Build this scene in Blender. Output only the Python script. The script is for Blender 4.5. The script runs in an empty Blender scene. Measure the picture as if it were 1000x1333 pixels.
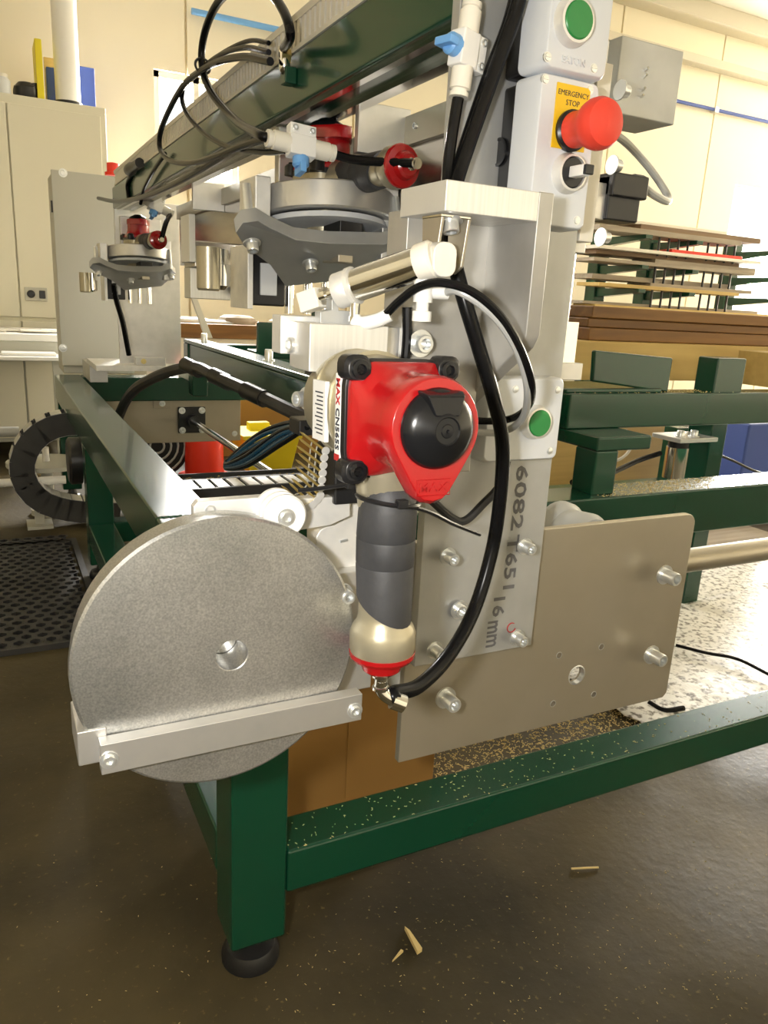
import bpy, bmesh, math, random
from mathutils import Vector, Matrix

random.seed(7)
SC = bpy.context.scene
COL = SC.collection

# ---------------------------------------------------------------- camera
YAW, PITCH, ROLL, FPX, CAMH = 27.364, -15.407, 3.124, 991.4, 0.8
def _axes():
    a, b, c = map(math.radians, (YAW, PITCH, ROLL))
    fw = Vector((math.sin(a)*math.cos(b), math.cos(a)*math.cos(b), math.sin(b)))
    r = fw.cross(Vector((0, 0, 1))).normalized(); u = r.cross(fw)
    return math.cos(c)*r + math.sin(c)*u, -math.sin(c)*r + math.cos(c)*u, fw
AX_R, AX_U, AX_F = _axes()
CAM = Vector((0, 0, CAMH))
cd = bpy.data.cameras.new('camera'); cam = bpy.data.objects.new('camera', cd); COL.objects.link(cam)
m = Matrix((AX_R, AX_U, -AX_F)).transposed().to_4x4(); m.translation = CAM
cam.matrix_world = m
cd.sensor_fit = 'VERTICAL'; cd.sensor_height = 24.0; cd.lens = 24.0*FPX/1333.0
cd.clip_start = 0.02; cd.clip_end = 100
SC.camera = cam

# ---------------------------------------------------------------- world, flash, exposure
w = bpy.data.worlds.new('sky'); SC.world = w; w.use_nodes = True
bg = w.node_tree.nodes['Background']; bg.inputs[0].default_value = (1.0, 0.96, 0.90, 1); bg.inputs[1].default_value = 4.0

def area(name, loc, target, sx, sy, power, col=(1, 1, 1)):
    l = bpy.data.lights.new(name, 'AREA'); l.shape = 'RECTANGLE'; l.size = sx; l.size_y = sy
    l.energy = power; l.color = col
    o = bpy.data.objects.new(name, l); COL.objects.link(o); o.location = loc
    d = Vector(target) - Vector(loc); o.rotation_euler = d.to_track_quat('-Z', 'Y').to_euler()
    return o
area('camera_flash_offscreen', CAM - 0.10*AX_R + 0.02*AX_U - 0.02*AX_F, CAM + AX_F, 0.05, 0.03, 5.5, (1.0, 0.97, 0.92))

area('window_daylight', (1.24, 5.295, 1.76), (1.24, 0.0, 1.0), 0.45, 0.55, 230.0, (1.0, 0.97, 0.92))
area('window_right_offscreen', (7.60, 5.295, 1.39), (7.60, 0.0, 1.39), 2.05, 1.10, 1250.0, (1.0, 0.97, 0.92))

SC.view_settings.view_transform = 'Standard'; SC.view_settings.look = 'None'
SC.view_settings.gamma = 1.0; SC.view_settings.use_curve_mapping = False
SC.view_settings.exposure = -0.12
SC.cycles.use_denoising = True
SC.cycles.max_bounces = 10; SC.cycles.diffuse_bounces = 8

# ---------------------------------------------------------------- measuring helper: a sight line met with a real plane
def at(px, py, x=None, y=None, z=None):
    d = AX_R*((px-500)/FPX) - AX_U*((py-666.5)/FPX) + AX_F
    for i, v in enumerate((x, y, z)):
        if v is not None:
            return CAM + d*((v-CAM[i])/d[i])

# ---------------------------------------------------------------- materials
MATS = {}
def mat(name, col, rough=0.5, metal=0.0, coat=0.0, noise=None, bump=None, spec=0.5, trans=0.0, stretch=None, rvar=0.0, emit=None):
    mt = bpy.data.materials.new(name); mt.use_nodes = True; nt = mt.node_tree; N = nt.nodes; L = nt.links
    b = N['Principled BSDF']
    b.inputs['Base Color'].default_value = (*col, 1); b.inputs['Roughness'].default_value = rough
    b.inputs['Metallic'].default_value = metal; b.inputs['Coat Weight'].default_value = coat
    b.inputs['Coat Roughness'].default_value = 0.08
    b.inputs['Specular IOR Level'].default_value = spec; b.inputs['Transmission Weight'].default_value = trans
    if emit:
        b.inputs['Emission Color'].default_value = (*emit[0], 1); b.inputs['Emission Strength'].default_value = emit[1]
    tc = N.new('ShaderNodeTexCoord'); mp = N.new('ShaderNodeMapping')
    L.new(tc.outputs['Object'], mp.inputs[0])
    if stretch: mp.inputs['Scale'].default_value = stretch
    if noise:
        sc, col2, lo, hi = noise
        n = N.new('ShaderNodeTexNoise'); n.inputs['Scale'].default_value = sc; n.inputs['Detail'].default_value = 6
        L.new(mp.outputs[0], n.inputs['Vector'])
        r = N.new('ShaderNodeValToRGB'); r.color_ramp.elements[0].position = lo; r.color_ramp.elements[1].position = hi
        r.color_ramp.elements[0].color = (*col, 1); r.color_ramp.elements[1].color = (*col2, 1)
        L.new(n.outputs['Fac'], r.inputs[0]); L.new(r.outputs[0], b.inputs['Base Color'])
        if rvar:
            mr = N.new('ShaderNodeMapRange'); mr.inputs['To Min'].default_value = max(0.02, rough-rvar); mr.inputs['To Max'].default_value = rough+rvar
            L.new(n.outputs['Fac'], mr.inputs[0]); L.new(mr.outputs[0], b.inputs['Roughness'])
    if bump:
        n2 = N.new('ShaderNodeTexNoise'); n2.inputs['Scale'].default_value = bump[0]; n2.inputs['Detail'].default_value = 4
        L.new(mp.outputs[0], n2.inputs['Vector'])
        bp = N.new('ShaderNodeBump'); bp.inputs['Strength'].default_value = bump[1]; bp.inputs['Distance'].default_value = bump[2] if len(bump) > 2 else 0.002
        L.new(n2.outputs['Fac'], bp.inputs['Height']); L.new(bp.outputs[0], b.inputs['Normal'])
    MATS[name] = mt
    return mt

mat('green', (0.003, 0.052, 0.026), 0.24, coat=0.3, bump=(90, 0.05, 0.001))
mat('alu', (0.68, 0.67, 0.65), 0.38, 0.75, noise=(30, (0.60, 0.60, 0.58), 0.35, 0.7), rvar=0.08)
mat('alu_bright', (0.90, 0.89, 0.86), 0.42, 0.5, noise=(60, (0.78, 0.78, 0.76), 0.3, 0.7))
mat('alu_brushed', (0.82, 0.82, 0.80), 0.36, 0.55, noise=(8, (0.70, 0.70, 0.68), 0.3, 0.7), stretch=(40, 1, 1))
mat('alu_gusset', (0.52, 0.51, 0.48), 0.46, 0.55, noise=(18, (0.42, 0.41, 0.38), 0.35, 0.7), rvar=0.08)
mat('alu_column', (0.50, 0.51, 0.51), 0.45, 0.5, noise=(25, (0.44, 0.45, 0.45), 0.35, 0.7), rvar=0.06)
mat('steel_plate', (0.46, 0.42, 0.34), 0.36, 0.6, noise=(7, (0.40, 0.36, 0.28), 0.3, 0.7), rvar=0.08)
mat('stainless', (0.55, 0.52, 0.47), 0.22, 1.0, noise=(9, (0.45, 0.42, 0.38), 0.3, 0.7), stretch=(1, 1, 8))
mat('chrome', (0.85, 0.84, 0.80), 0.12, 1.0)
mat('zinc_bolt', (0.78, 0.80, 0.80), 0.28, 0.75)
def zinc():
    mt = mat('galvanised', (0.62, 0.62, 0.61), 0.34, 0.82, noise=(9, (0.42, 0.43, 0.42), 0.38, 0.62))
    nt = mt.node_tree; N = nt.nodes; L = nt.links; b = N['Principled BSDF']
    src = b.inputs['Base Color'].links[0].from_socket
    v = N.new('ShaderNodeTexNoise'); v.inputs['Scale'].default_value = 700; v.inputs['Detail'].default_value = 3
    tc = [n for n in N if n.type == 'TEX_COORD'][0]; L.new(tc.outputs['Object'], v.inputs['Vector'])
    r = N.new('ShaderNodeValToRGB'); r.color_ramp.elements[0].position = 0.3; r.color_ramp.elements[1].position = 0.72
    r.color_ramp.elements[0].color = (0.70, 0.70, 0.70, 1); r.color_ramp.elements[1].color = (1.25, 1.23, 1.20, 1)
    L.new(v.outputs['Fac'], r.inputs[0])
    mx = N.new('ShaderNodeMix'); mx.data_type = 'RGBA'; mx.blend_type = 'MULTIPLY'; mx.inputs[0].default_value = 0.8
    L.new(src, mx.inputs[6]); L.new(r.outputs[0], mx.inputs[7]); L.new(mx.outputs[2], b.inputs['Base Color'])
zinc()
mat('red', (0.36, 0.006, 0.008), 0.25, coat=0.4)
mat('red_soft', (0.78, 0.055, 0.03), 0.5)
mat('red_bucket', (0.80, 0.03, 0.008), 0.4)
mat('black', (0.012, 0.012, 0.013), 0.32)
mat('black_cap', (0.006, 0.0065, 0.0075), 0.22, noise=(6, (0.012, 0.012, 0.013), 0.4, 0.7), spec=0.35)
mat('rubber', (0.022, 0.022, 0.023), 0.55, noise=(9, (0.045, 0.045, 0.046), 0.35, 0.7), bump=(200, 0.15))
mat('grip', (0.028, 0.029, 0.032), 0.55, noise=(14, (0.060, 0.060, 0.064), 0.35, 0.75), bump=(120, 0.2))
mat('hose', (0.006, 0.006, 0.0065), 0.26, spec=0.18)
mat('hose_grey', (0.42, 0.43, 0.42), 0.35)
mat('hose_blue', (0.01, 0.05, 0.09), 0.18)
mat('champagne', (0.44, 0.40, 0.29), 0.32, 0.6, bump=(300, 0.05))
mat('enclosure', (0.66, 0.69, 0.73), 0.42)
mat('white', (0.86, 0.86, 0.84), 0.4)
mat('white_warm', (0.82, 0.79, 0.70), 0.45)
mat('button_green', (0.02, 0.24, 0.055), 0.35)
mat('yellow', (0.80, 0.52, 0.01), 0.5)
mat('yellow_box', (0.78, 0.66, 0.02), 0.5)
mat('valve_blue', (0.16, 0.40, 0.80), 0.4)
mat('blue', (0.05, 0.09, 0.33), 0.6)
mat('brass', (0.72, 0.60, 0.26), 0.3, 1.0)
mat('ink', (0.03, 0.035, 0.05), 0.6)
mat('ink_faint', (0.13, 0.13, 0.14), 0.5)
mat('ink_red', (0.45, 0.02, 0.02), 0.6)
mat('duct', (0.72, 0.69, 0.60), 0.5)
mat('cardboard', (0.36, 0.19, 0.045), 0.7, noise=(3, (0.30, 0.155, 0.035), 0.35, 0.65), bump=(150, 0.1))
mat('wall', (0.87, 0.81, 0.65), 0.75, noise=(1.2, (0.84, 0.78, 0.62), 0.35, 0.7))
mat('ceiling', (0.62, 0.58, 0.48), 0.8)
mat('cabinet', (0.74, 0.72, 0.60), 0.5)
mat('cabinet_grey', (0.52, 0.52, 0.46), 0.5)
mat('wood', (0.26, 0.125, 0.028), 0.5, noise=(3, (0.14, 0.060, 0.013), 0.3, 0.7), stretch=(1, 14, 14))
mat('wood_dull', (0.26, 0.17, 0.09), 0.6, noise=(3, (0.18, 0.11, 0.06), 0.3, 0.7), stretch=(1, 14, 14))
mat('wood_pale', (0.62, 0.45, 0.16), 0.6, noise=(3, (0.52, 0.36, 0.12), 0.3, 0.7), stretch=(1, 14, 14))
mat('wood_grey', (0.42, 0.36, 0.28), 0.65, noise=(3, (0.30, 0.25, 0.19), 0.3, 0.7), stretch=(1, 14, 14))
mat('shaving', (0.62, 0.48, 0.21), 0.7)
mat('glass', (0.9, 0.95, 1.0), 0.05, trans=0.9)

def floor_mat():
    mt = mat('floor', (0.040, 0.033, 0.020), 0.6, spec=0.25)
    nt = mt.node_tree; N = nt.nodes; L = nt.links; b = N['Principled BSDF']
    tc = [n for n in N if n.type == 'TEX_COORD'][0]
    def noise(sc, det=6):
        n = N.new('ShaderNodeTexNoise'); n.inputs['Scale'].default_value = sc; n.inputs['Detail'].default_value = det
        L.new(tc.outputs['Object'], n.inputs['Vector']); return n
    def ramp(src, lo, hi, c0, c1):
        r = N.new('ShaderNodeValToRGB'); r.color_ramp.elements[0].position = lo; r.color_ramp.elements[1].position = hi
        r.color_ramp.elements[0].color = (*c0, 1); r.color_ramp.elements[1].color = (*c1, 1); L.new(src, r.inputs[0]); return r
    a = ramp(noise(2.2).outputs['Fac'], 0.35, 0.68, (0.030, 0.025, 0.014), (0.105, 0.082, 0.038))
    f = ramp(noise(120, 3).outputs['Fac'], 0.64, 0.78, (0, 0, 0), (1, 1, 1))
    mx = N.new('ShaderNodeMix'); mx.data_type = 'RGBA'
    L.new(f.outputs[0], mx.inputs[0]); L.new(a.outputs[0], mx.inputs[6]); mx.inputs[7].default_value = (0.17, 0.13, 0.05, 1)
    L.new(mx.outputs[2], b.inputs['Base Color'])
    rr = ramp(noise(3.1).outputs['Fac'], 0.35, 0.7, (0.42,)*3, (0.75,)*3); L.new(rr.outputs[0], b.inputs['Roughness'])
    bp = N.new('ShaderNodeBump'); bp.inputs['Strength'].default_value = 0.25; bp.inputs['Distance'].default_value = 0.003
    L.new(noise(60).outputs['Fac'], bp.inputs['Height']); L.new(bp.outputs[0], b.inputs['Normal'])
floor_mat()
mat('dusty_sheet', (0.20, 0.18, 0.15), 0.45, noise=(70, (0.90, 0.88, 0.83), 0.36, 0.50), bump=(30, 0.5, 0.006))

# ---------------------------------------------------------------- mesh builder
class MB:
    def __init__(s): s.bm = bmesh.new()
    def box(s, x0, x1, y0, y1, z0, z1):
        v = [s.bm.verts.new(p) for p in ((x0,y0,z0),(x1,y0,z0),(x1,y1,z0),(x0,y1,z0),(x0,y0,z1),(x1,y0,z1),(x1,y1,z1),(x0,y1,z1))]
        for f in ((0,3,2,1),(4,5,6,7),(0,1,5,4),(1,2,6,5),(2,3,7,6),(3,0,4,7)): s.bm.faces.new([v[i] for i in f])
        return s
    def hull(s, pts, faces):
        v = [s.bm.verts.new(p) for p in pts]
        for f in faces: s.bm.faces.new([v[i] for i in f])
        return s
    def prism(s, pts, vec):                      # planar outline swept along a vector
        vec = Vector(vec); a = [s.bm.verts.new(p) for p in pts]; b = [s.bm.verts.new(Vector(p)+vec) for p in pts]
        n = len(a); s.bm.faces.new(a); s.bm.faces.new(list(reversed(b)))
        for i in range(n): s.bm.faces.new((a[i], b[i], b[(i+1) % n], a[(i+1) % n]))
        return s
    def ring(s, c, ax, r, n):
        ax = Vector(ax).normalized(); t = Vector((0,0,1)) if abs(ax.z) < 0.9 else Vector((1,0,0))
        u = ax.cross(t).normalized(); v = ax.cross(u)
        return [s.bm.verts.new(Vector(c) + r*(math.cos(2*math.pi*i/n)*u + math.sin(2*math.pi*i/n)*v)) for i in range(n)]
    def lathe(s, base, ax, prof, n=28, cap=True):   # prof: (radius, distance along axis)
        ax = Vector(ax).normalized(); base = Vector(base); rings = [s.ring(base+ax*d, ax, max(r, 1e-5), n) for r, d in prof]
        for a, b in zip(rings, rings[1:]):
            for i in range(n): s.bm.faces.new((a[i], a[(i+1) % n], b[(i+1) % n], b[i]))
        if cap: s.bm.faces.new(list(reversed(rings[0]))); s.bm.faces.new(rings[-1])
        return s
    def cyl(s, p0, p1, r, r1=None, n=20):
        p0 = Vector(p0); p1 = Vector(p1); d = p1-p0
        return s.lathe(p0, d, [(r, 0), (r if r1 is None else r1, d.length)], n)
    def tube(s, pts, r, n=10, smooth=True, sub=8):
        P = [Vector(p) for p in pts]
        if smooth and len(P) > 2:
            Q = []; E_ = [2*P[0]-P[1]] + P + [2*P[-1]-P[-2]]
            for i in range(1, len(E_)-2):
                a, b, c, d = E_[i-1:i+3]
                for k in range(sub):
                    t = k/sub
                    Q.append(0.5*((2*b) + (c-a)*t + (2*a-5*b+4*c-d)*t*t + (3*b-a-3*c+d)*t**3))
            P = Q + [P[-1]]
        t0 = (P[1]-P[0]).normalized(); u = t0.orthogonal().normalized(); rings = []
        for i, p in enumerate(P):
            t = (P[min(i+1, len(P)-1)] - P[max(i-1, 0)]).normalized()
            u = (u - t*u.dot(t)).normalized(); v = t.cross(u)
            rings.append([s.bm.verts.new(p + r*(math.cos(2*math.pi*k/n)*u + math.sin(2*math.pi*k/n)*v)) for k in range(n)])
        for a, b in zip(rings, rings[1:]):
            for k in range(n): s.bm.faces.new((a[k], a[(k+1) % n], b[(k+1) % n], b[k]))
        s.bm.faces.new(list(reversed(rings[0]))); s.bm.faces.new(rings[-1])
        return s
    def loft(s, rings, cap=True):
        R_ = [[s.bm.verts.new(p) for p in r] for r in rings]; n = len(R_[0])
        for a, b in zip(R_, R_[1:]):
            for i in range(n): s.bm.faces.new((a[i], a[(i+1) % n], b[(i+1) % n], b[i]))
        if cap: s.bm.faces.new(list(reversed(R_[0]))); s.bm.faces.new(R_[-1])
        return s
    def xf(s, M): bmesh.ops.transform(s.bm, matrix=M, verts=s.bm.verts); return s
    def mesh(s, name, m):
        bmesh.ops.recalc_face_normals(s.bm, faces=s.bm.faces)
        me = bpy.data.meshes.new(name); s.bm.to_mesh(me); s.bm.free()
        me.materials.append(MATS[m]); me.shade_smooth(); me.set_sharp_from_angle(angle=math.radians(32))
        return me
    def build(s, name, m, parent=None, bev=0.0, label=None):
        return put(name, s.mesh(name, m), parent, bev=bev, label=label)

WORLD = {}
def put(name, me, parent=None, M=None, bev=0.0, label=None):
    o = bpy.data.objects.new(name, me); COL.objects.link(o)
    M = M or Matrix(); WORLD[o] = M.copy(); o.matrix_basis = M
    if parent is not None:
        o.parent = parent; o.matrix_parent_inverse = WORLD[parent].inverted()
    if bev:
        md = o.modifiers.new('edge', 'BEVEL'); md.width = bev; md.segments = 2; md.limit_method = 'ANGLE'; md.angle_limit = math.radians(40); md.harden_normals = True
    if label: o['label'] = label
    return o
def thing(name, label, cat, loc, group=None):
    o = bpy.data.objects.new(name, None); COL.objects.link(o); o.empty_display_size = 0.02
    o.location = loc; WORLD[o] = Matrix.Translation(loc)
    return tag(o, label, cat, group)
def tag(o, label, cat, group=None):
    o['label'] = label; o['category'] = cat
    if group: o['group'] = group
    return o
def struct(o):
    o['kind'] = 'structure'; return o
def one(name, b, m, label, cat, group=None, bev=0.0):
    return tag(b.build(name, m, None, bev), label, cat, group)

def text_mesh(body, size, m, extrude=0.0003, bold=False):
    c = bpy.data.curves.new('t', 'FONT'); c.body = body; c.size = size; c.extrude = extrude
    c.align_x = 'CENTER'; c.align_y = 'CENTER'; c.resolution_u = 2
    if bold: c.offset = size*0.018
    o = bpy.data.objects.new('t', c); COL.objects.link(o)
    dg = bpy.context.evaluated_depsgraph_get(); me = bpy.data.meshes.new_from_object(o.evaluated_get(dg))
    bpy.data.objects.remove(o); me.materials.clear(); me.materials.append(MATS[m])
    return me
def frame_m(o, xa, ya):                             # matrix from origin and two axes
    xa = Vector(xa).normalized(); ya = Vector(ya).normalized(); za = xa.cross(ya)
    M = Matrix((xa, ya, za)).transposed().to_4x4(); M.translation = o; return M

BOLT = {}
def bolt(p, r, h, parent, ax=(0, -1, 0), name='bolt', washer=True):
    key = (round(r, 5), round(h, 5), washer)
    if key not in BOLT:
        b = MB()
        if washer: b.lathe((0,0,0), (0,0,1), [(r*1.5, -0.0005), (r*1.5, r*0.22)], 20)
        b.lathe((0,0,0), (0,0,1), [(r, 0), (r, h*0.92), (r*0.92, h), (r*0.62, h), (r*0.58, h-r*0.9)], 18, cap=False)
        b.lathe((0,0,0), (0,0,1), [(r*0.6, h-r*0.9), (0.0, h-r*0.9)], 6, cap=False)
        BOLT[key] = b.mesh('bolt', 'zinc_bolt')
    q = Vector(ax).to_track_quat('Z', 'Y')
    M = Matrix.Translation(p) @ q.to_matrix().to_4x4()
    return put(name, BOLT[key], parent, M)
def rect(x0, x1, z0, z1, y): return [(x0,y,z0),(x1,y,z0),(x1,y,z1),(x0,y,z1)]
def rrect(cx, cz, w, h, r, y, k=4, nx=1):           # rounded rectangle in the XZ plane
    out = []
    for sx, sz, a0 in ((1,1,0),(-1,1,90),(-1,-1,180),(1,-1,270)):
        for i in range(k+1):
            a = math.radians(a0+90*i/k); out.append((cx+sx*(w/2-r)+r*math.cos(a), y, cz+sz*(h/2-r)+r*math.sin(a)))
    return out

# ================================================================ ROOM
RX0, RX1, RY0, RY1, RZ = -3.0, 9.0, -3.2, 5.2, 3.21
struct(MB().box(RX0, RX1, RY0, RY1+0.3, -0.1, 0.0).build('floor', 'floor'))
struct(MB().box(RX0, RX1, RY0, RY1+0.3, RZ, RZ+0.15).build('ceiling', 'ceiling'))
struct(MB().box(RX0, RX1, RY0-.15, RY0, 0.0, RZ).build('wall_front', 'wall'))
struct(MB().box(RX0-0.15, RX0, RY0, RY1+0.3, 0.0, RZ).build('wall_left', 'wall'))
struct(MB().box(RX1, RX1+0.15, RY0, RY1+0.3, 0.0, RZ).build('wall_right', 'wall'))
WINS = [(0.98, 1.50, 1.45, 2.07), (6.05, 8.70, 0.80, 1.98)]
def minus(r, wn):
    x0, x1, z0, z1 = r; a0, a1, b0, b1 = wn
    if a0 >= x1 or a1 <= x0 or b0 >= z1 or b1 <= z0: return [r]
    o = []
    if a0 > x0: o.append((x0, a0, z0, z1))
    if a1 < x1: o.append((a1, x1, z0, z1))
    c0, c1 = max(x0, a0), min(x1, a1)
    if b0 > z0: o.append((c0, c1, z0, b0))
    if b1 < z1: o.append((c0, c1, b1, z1))
    return o
core = MB()
rs = [(RX0, RX1, 0.0, RZ)]
for wn in WINS: rs = [q for r in rs for q in minus(r, wn)]
for x0, x1, z0, z1 in rs: core.box(x0, x1, RY1+0.03, RY1+0.2, z0, z1)
wall_back = struct(core.build('wall_back', 'wall'))
x = 4.535 - 7*1.12
while x < RX1:
    for z0, z1 in ((0.0, 2.80), (2.86, RZ)):
        rs = [(max(x+0.008, RX0), min(x+1.112, RX1), z0, z1)]
        for wn in WINS: rs = [q for r in rs for q in minus(r, wn)]
        b = MB(); ok = False
        for a0, a1, b0, b1 in rs:
            if a1-a0 > 0.02: b.box(a0, a1, RY1, RY1+0.03, b0, b1); ok = True
        if ok: b.build('panel', 'wall', wall_back)
    x += 1.12
struct(MB().box(RX0, RX1, RY1-0.10, RY1+0.0, 2.80, 2.86).build('trim_1', 'ceiling'))
struct(MB().box(RX0, RX1, RY1-0.16, RY1+0.0, RZ-0.12, RZ).build('trim_2', 'ceiling'))
for i, (x0, x1, z0, z1) in enumerate(WINS):
    fr = MB(); t = 0.035
    for q in ((x0, x1, z0, z0+t), (x0, x1, z1-t, z1), (x0, x0+t, z0, z1), (x1-t, x1, z0, z1), ((x0+x1)/2-t/2, (x0+x1)/2+t/2, z0, z1)):
        fr.box(q[0], q[1], RY1+0.03, RY1+0.09, q[2], q[3])
    wo = struct(fr.build('window_%d' % (i+1), 'white_warm'))
    MB().box(x0-0.03, x1+0.03, RY1-0.05, RY1+0.04, z0-0.03, z0).build('sill', 'white_warm', wo)
    for xa, xb in ((x0+t, (x0+x1)/2-t/2), ((x0+x1)/2+t/2, x1-t)): MB().box(xa-.005, xb+.005, RY1+0.12, RY1+0.126, z0, z1).build('pane', 'glass', wo)
pipe = MB().cyl((4.0, RY1-0.03, 2.517), (RX1, RY1-0.03, 2.517), 0.014, n=12)
one('compressed_air_pipe', pipe, 'blue', 'thin blue grey air pipe running along the cream wall', 'pipe')
one('wall_pipe', MB().cyl((1.2, RY1-0.05, 2.40), (3.9, RY1-0.05, 2.40), 0.018, n=12), 'valve_blue', 'bright blue pipe high on the wall above the window', 'pipe')
for i in range(3):
    p = thing('pipe_clip', 'small metal clip holding the blue grey air pipe to the wall', 'clip', (5.63+1.1*i, RY1-0.03, 2.517), 'clips on the air pipe')
    MB().box(5.61+1.1*i, 5.65+1.1*i, RY1-0.05, RY1, 2.495, 2.535).build('clip_body', 'zinc_bolt', p)


# ================================================================ MACHINE FRAME
def beam(b, name, parent, mt='green'): return b.build(name, mt, parent, 0.004)
mf = thing('machine_frame', 'dark green welded box-section frame of the machine standing on levelling feet', 'machine frame', (0.234, 0.75, 0.0))
LX0, LX1 = 0.200, 0.268
FY0, FY1 = 0.718, 0.786
def leg(x0, x1, y0, y1, z1):
    l = beam(MB().box(x0, x1, y0, y1, 0.045, z1), 'leg', mf)
    cx, cy = (x0+x1)/2, (y0+y1)/2
    MB().lathe((cx, cy, 0), (0,0,1), [(0.036, 0.0), (0.036, 0.008), (0.030, 0.020), (0.016, 0.026), (0.012, 0.047)], 24).build('levelling_foot', 'black', l)
leg(LX0, LX1, FY0, FY1, 0.375)
leg(LX0, LX1, 2.15, 2.218, 0.380)
leg(LX0, LX1, 3.05, 3.118, 0.380)
leg(2.40, 2.468, FY0, FY1, 0.480)
leg(2.40, 2.468, 2.15, 2.218, 0.380)
beam(MB().box(LX1, 2.40, FY0, FY1-0.004, 0.107, 0.166), 'low_front_beam', mf)
beam(MB().box(LX0, LX1, FY1, 2.15, 0.107, 0.166), 'low_side_beam', mf)
beam(MB().box(LX1, 2.40, 2.15, 2.21, 0.107, 0.166), 'low_rear_beam', mf)
UZ0, UZ1, UX1, UY0, UY1 = 0.378, 0.470, 0.292, 1.04, 3.16
ub = beam(MB().box(LX0, UX1, UY0+0.09, UY1, UZ0, UZ1), 'upper_side_beam', mf)
b = MB()
for i in range(26):                                   # weld seam on the mitred corner
    t = i/25; c = Vector((LX0+0.005+t*(UX1-LX0-0.01), UY0+0.088+0.002*math.sin(i*2.1), UZ1+0.0005))
    b.lathe(c-Vector((0,0,0.001)), (0,0,1), [(0.0028, 0), (0.0022, 0.0022), (0.0008, 0.003)], 8)
b.build('weld_seam', 'green', mf)
beam(MB().box(LX0, 2.50, UY0, UY0+0.09, UZ0, UZ1), 'upper_front_beam', mf)
beam(MB().box(UX1, 2.50, UY1-0.09, UY1, UZ0, UZ1), 'upper_rear_beam', mf)
beam(MB().box(LX0+0.01, LX1-0.01, FY1-0.01, UY0+0.01, 0.30, 0.36), 'corner_brace', mf)
beam(MB().box(LX0+0.01, LX1-0.01, UY0, UY0+0.06, 0.30, 0.379), 'corner_gusset', mf)
SHZ, SHY = 0.442, 0.775
MB().cyl((0.24, SHY, SHZ), (2.45, SHY, SHZ), 0.0185, n=28).build('guide_shaft', 'steel_plate', mf)
MB().box(0.21, 0.262, SHY-0.03, SHY+0.03, 0.374, SHZ+0.03).build('shaft_block', 'alu', mf, 0.003)
# table bed
tb = thing('pallet_table', 'green steel table bed with upright stops behind the aluminium column', 'table bed', (1.2, 1.6, 0.47))
TZ = 0.649
beam(MB().box(0.985, 2.45, 1.15, 1.215, TZ-0.070, TZ), 'cross_beam', tb)
beam(MB().box(0.565, 0.625, 1.22, 2.58, TZ-0.072, TZ-0.012), 'long_rail', tb)
beam(MB().box(0.560, 0.630, 1.22, 2.58, TZ-0.012, TZ), 'rail_cap', tb)
beam(MB().box(0.985, 1.045, 1.215, 2.50, TZ-0.075, TZ-0.005), 'long_rail', tb)
beam(MB().box(0.56, 0.985, 1.22, 1.28, TZ-0.072, TZ-0.012), 'cross_beam', tb)
beam(MB().box(0.56, 2.3, 2.52, 2.58, TZ-0.072, TZ-0.012), 'cross_beam', tb)
for px_, w_ in ((0.985, 0.055), (2.2, 0.06)):
    beam(MB().box(px_, px_+w_, 1.06, 1.12, UZ1-0.002, TZ-0.095), 'post', tb)
    beam(MB().box(px_, px_+0.135, 1.06, 1.20, TZ-0.096, TZ-0.069), 'step_plate', tb)
beam(MB().box(0.57, 0.62, 2.50, 2.56, UZ1-0.0, TZ-0.07), 'post', tb)
# stops on the table
beam(MB().prism([at(775,456,y=1.17), at(877,466,y=1.17), at(870,511,y=1.17), at(772,497,y=1.17)], (0, 0.012, 0)), 'stop_plate', tb)
beam(MB().box(0.985, 1.24, 1.165, 1.30, TZ-0.002, TZ+0.008), 'shim_plate', tb)
beam(MB().box(1.385, 1.475, 1.16, 1.215, TZ-0.05, 0.722), 'stop_post', tb)
for (xa, xb, ya, z1) in ((0.66, 0.92, 2.10, 0.728), (0.70, 0.86, 1.62, 0.700), (0.90, 1.06, 2.30, 0.76)):
    beam(MB().box(xa, xb, ya, ya+0.012, TZ-0.02, z1), 'stop_plate', tb)
    beam(MB().box(xa, xb, ya+0.012, ya+0.10, TZ-0.012, TZ-0.001), 'shim_plate', tb)
beam(MB().box(0.62, 1.0, 1.60, 1.72, TZ-0.05, TZ-0.018), 'cross_beam', tb)
beam(MB().box(0.62, 1.0, 2.05, 2.20, TZ-0.05, TZ-0.018), 'cross_beam', tb)
for yy in (1.80, 2.44): bolt((0.595, yy, TZ), 0.010, 0.026, tb, (0,0,1), washer=True)

# lead screw, its bearing plate, motor plate
ls = thing('lead_screw', 'steel lead screw shaft running back to a black flange bearing', 'lead screw', (0.70, 2.4, 0.29))
MB().cyl((0.703, 1.30, 0.302), (0.703, 3.10, 0.295), 0.0125, n=18).build('shaft', 'chrome', ls)
MB().box(0.645, 0.755, 3.085, 3.10, 0.245, 0.350).build('flange_bearing', 'black', ls, 0.004)
MB().cyl((0.703, 3.05, 0.295), (0.703, 3.09, 0.295), 0.026, n=20).build('bearing_boss', 'black', ls)
for dx, dz in ((-0.04, 0.04), (0.04, 0.04), (-0.04, -0.04), (0.04, -0.04)):
    bolt((0.70+dx, 3.085, 0.297+dz), 0.009, 0.008, ls)
bp = thing('bearing_plate', 'grey sheet plate with bolt holes hung below the rear green beam', 'plate', (0.7, 3.1, 0.17))
MB().box(0.36, 0.905, 3.10, 3.112, 0.205, 0.378).build('plate', 'steel_plate', bp, 0.002)
MB().box(0.55, 0.62, 3.094, 3.10, 0.345, 0.385).build('tab', 'steel_plate', bp, 0.001)
bolt((0.585, 3.094, 0.365), 0.008, 0.008, bp)
bolt((0.88, 3.10, 0.235), 0.008, 0.006, bp)

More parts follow.
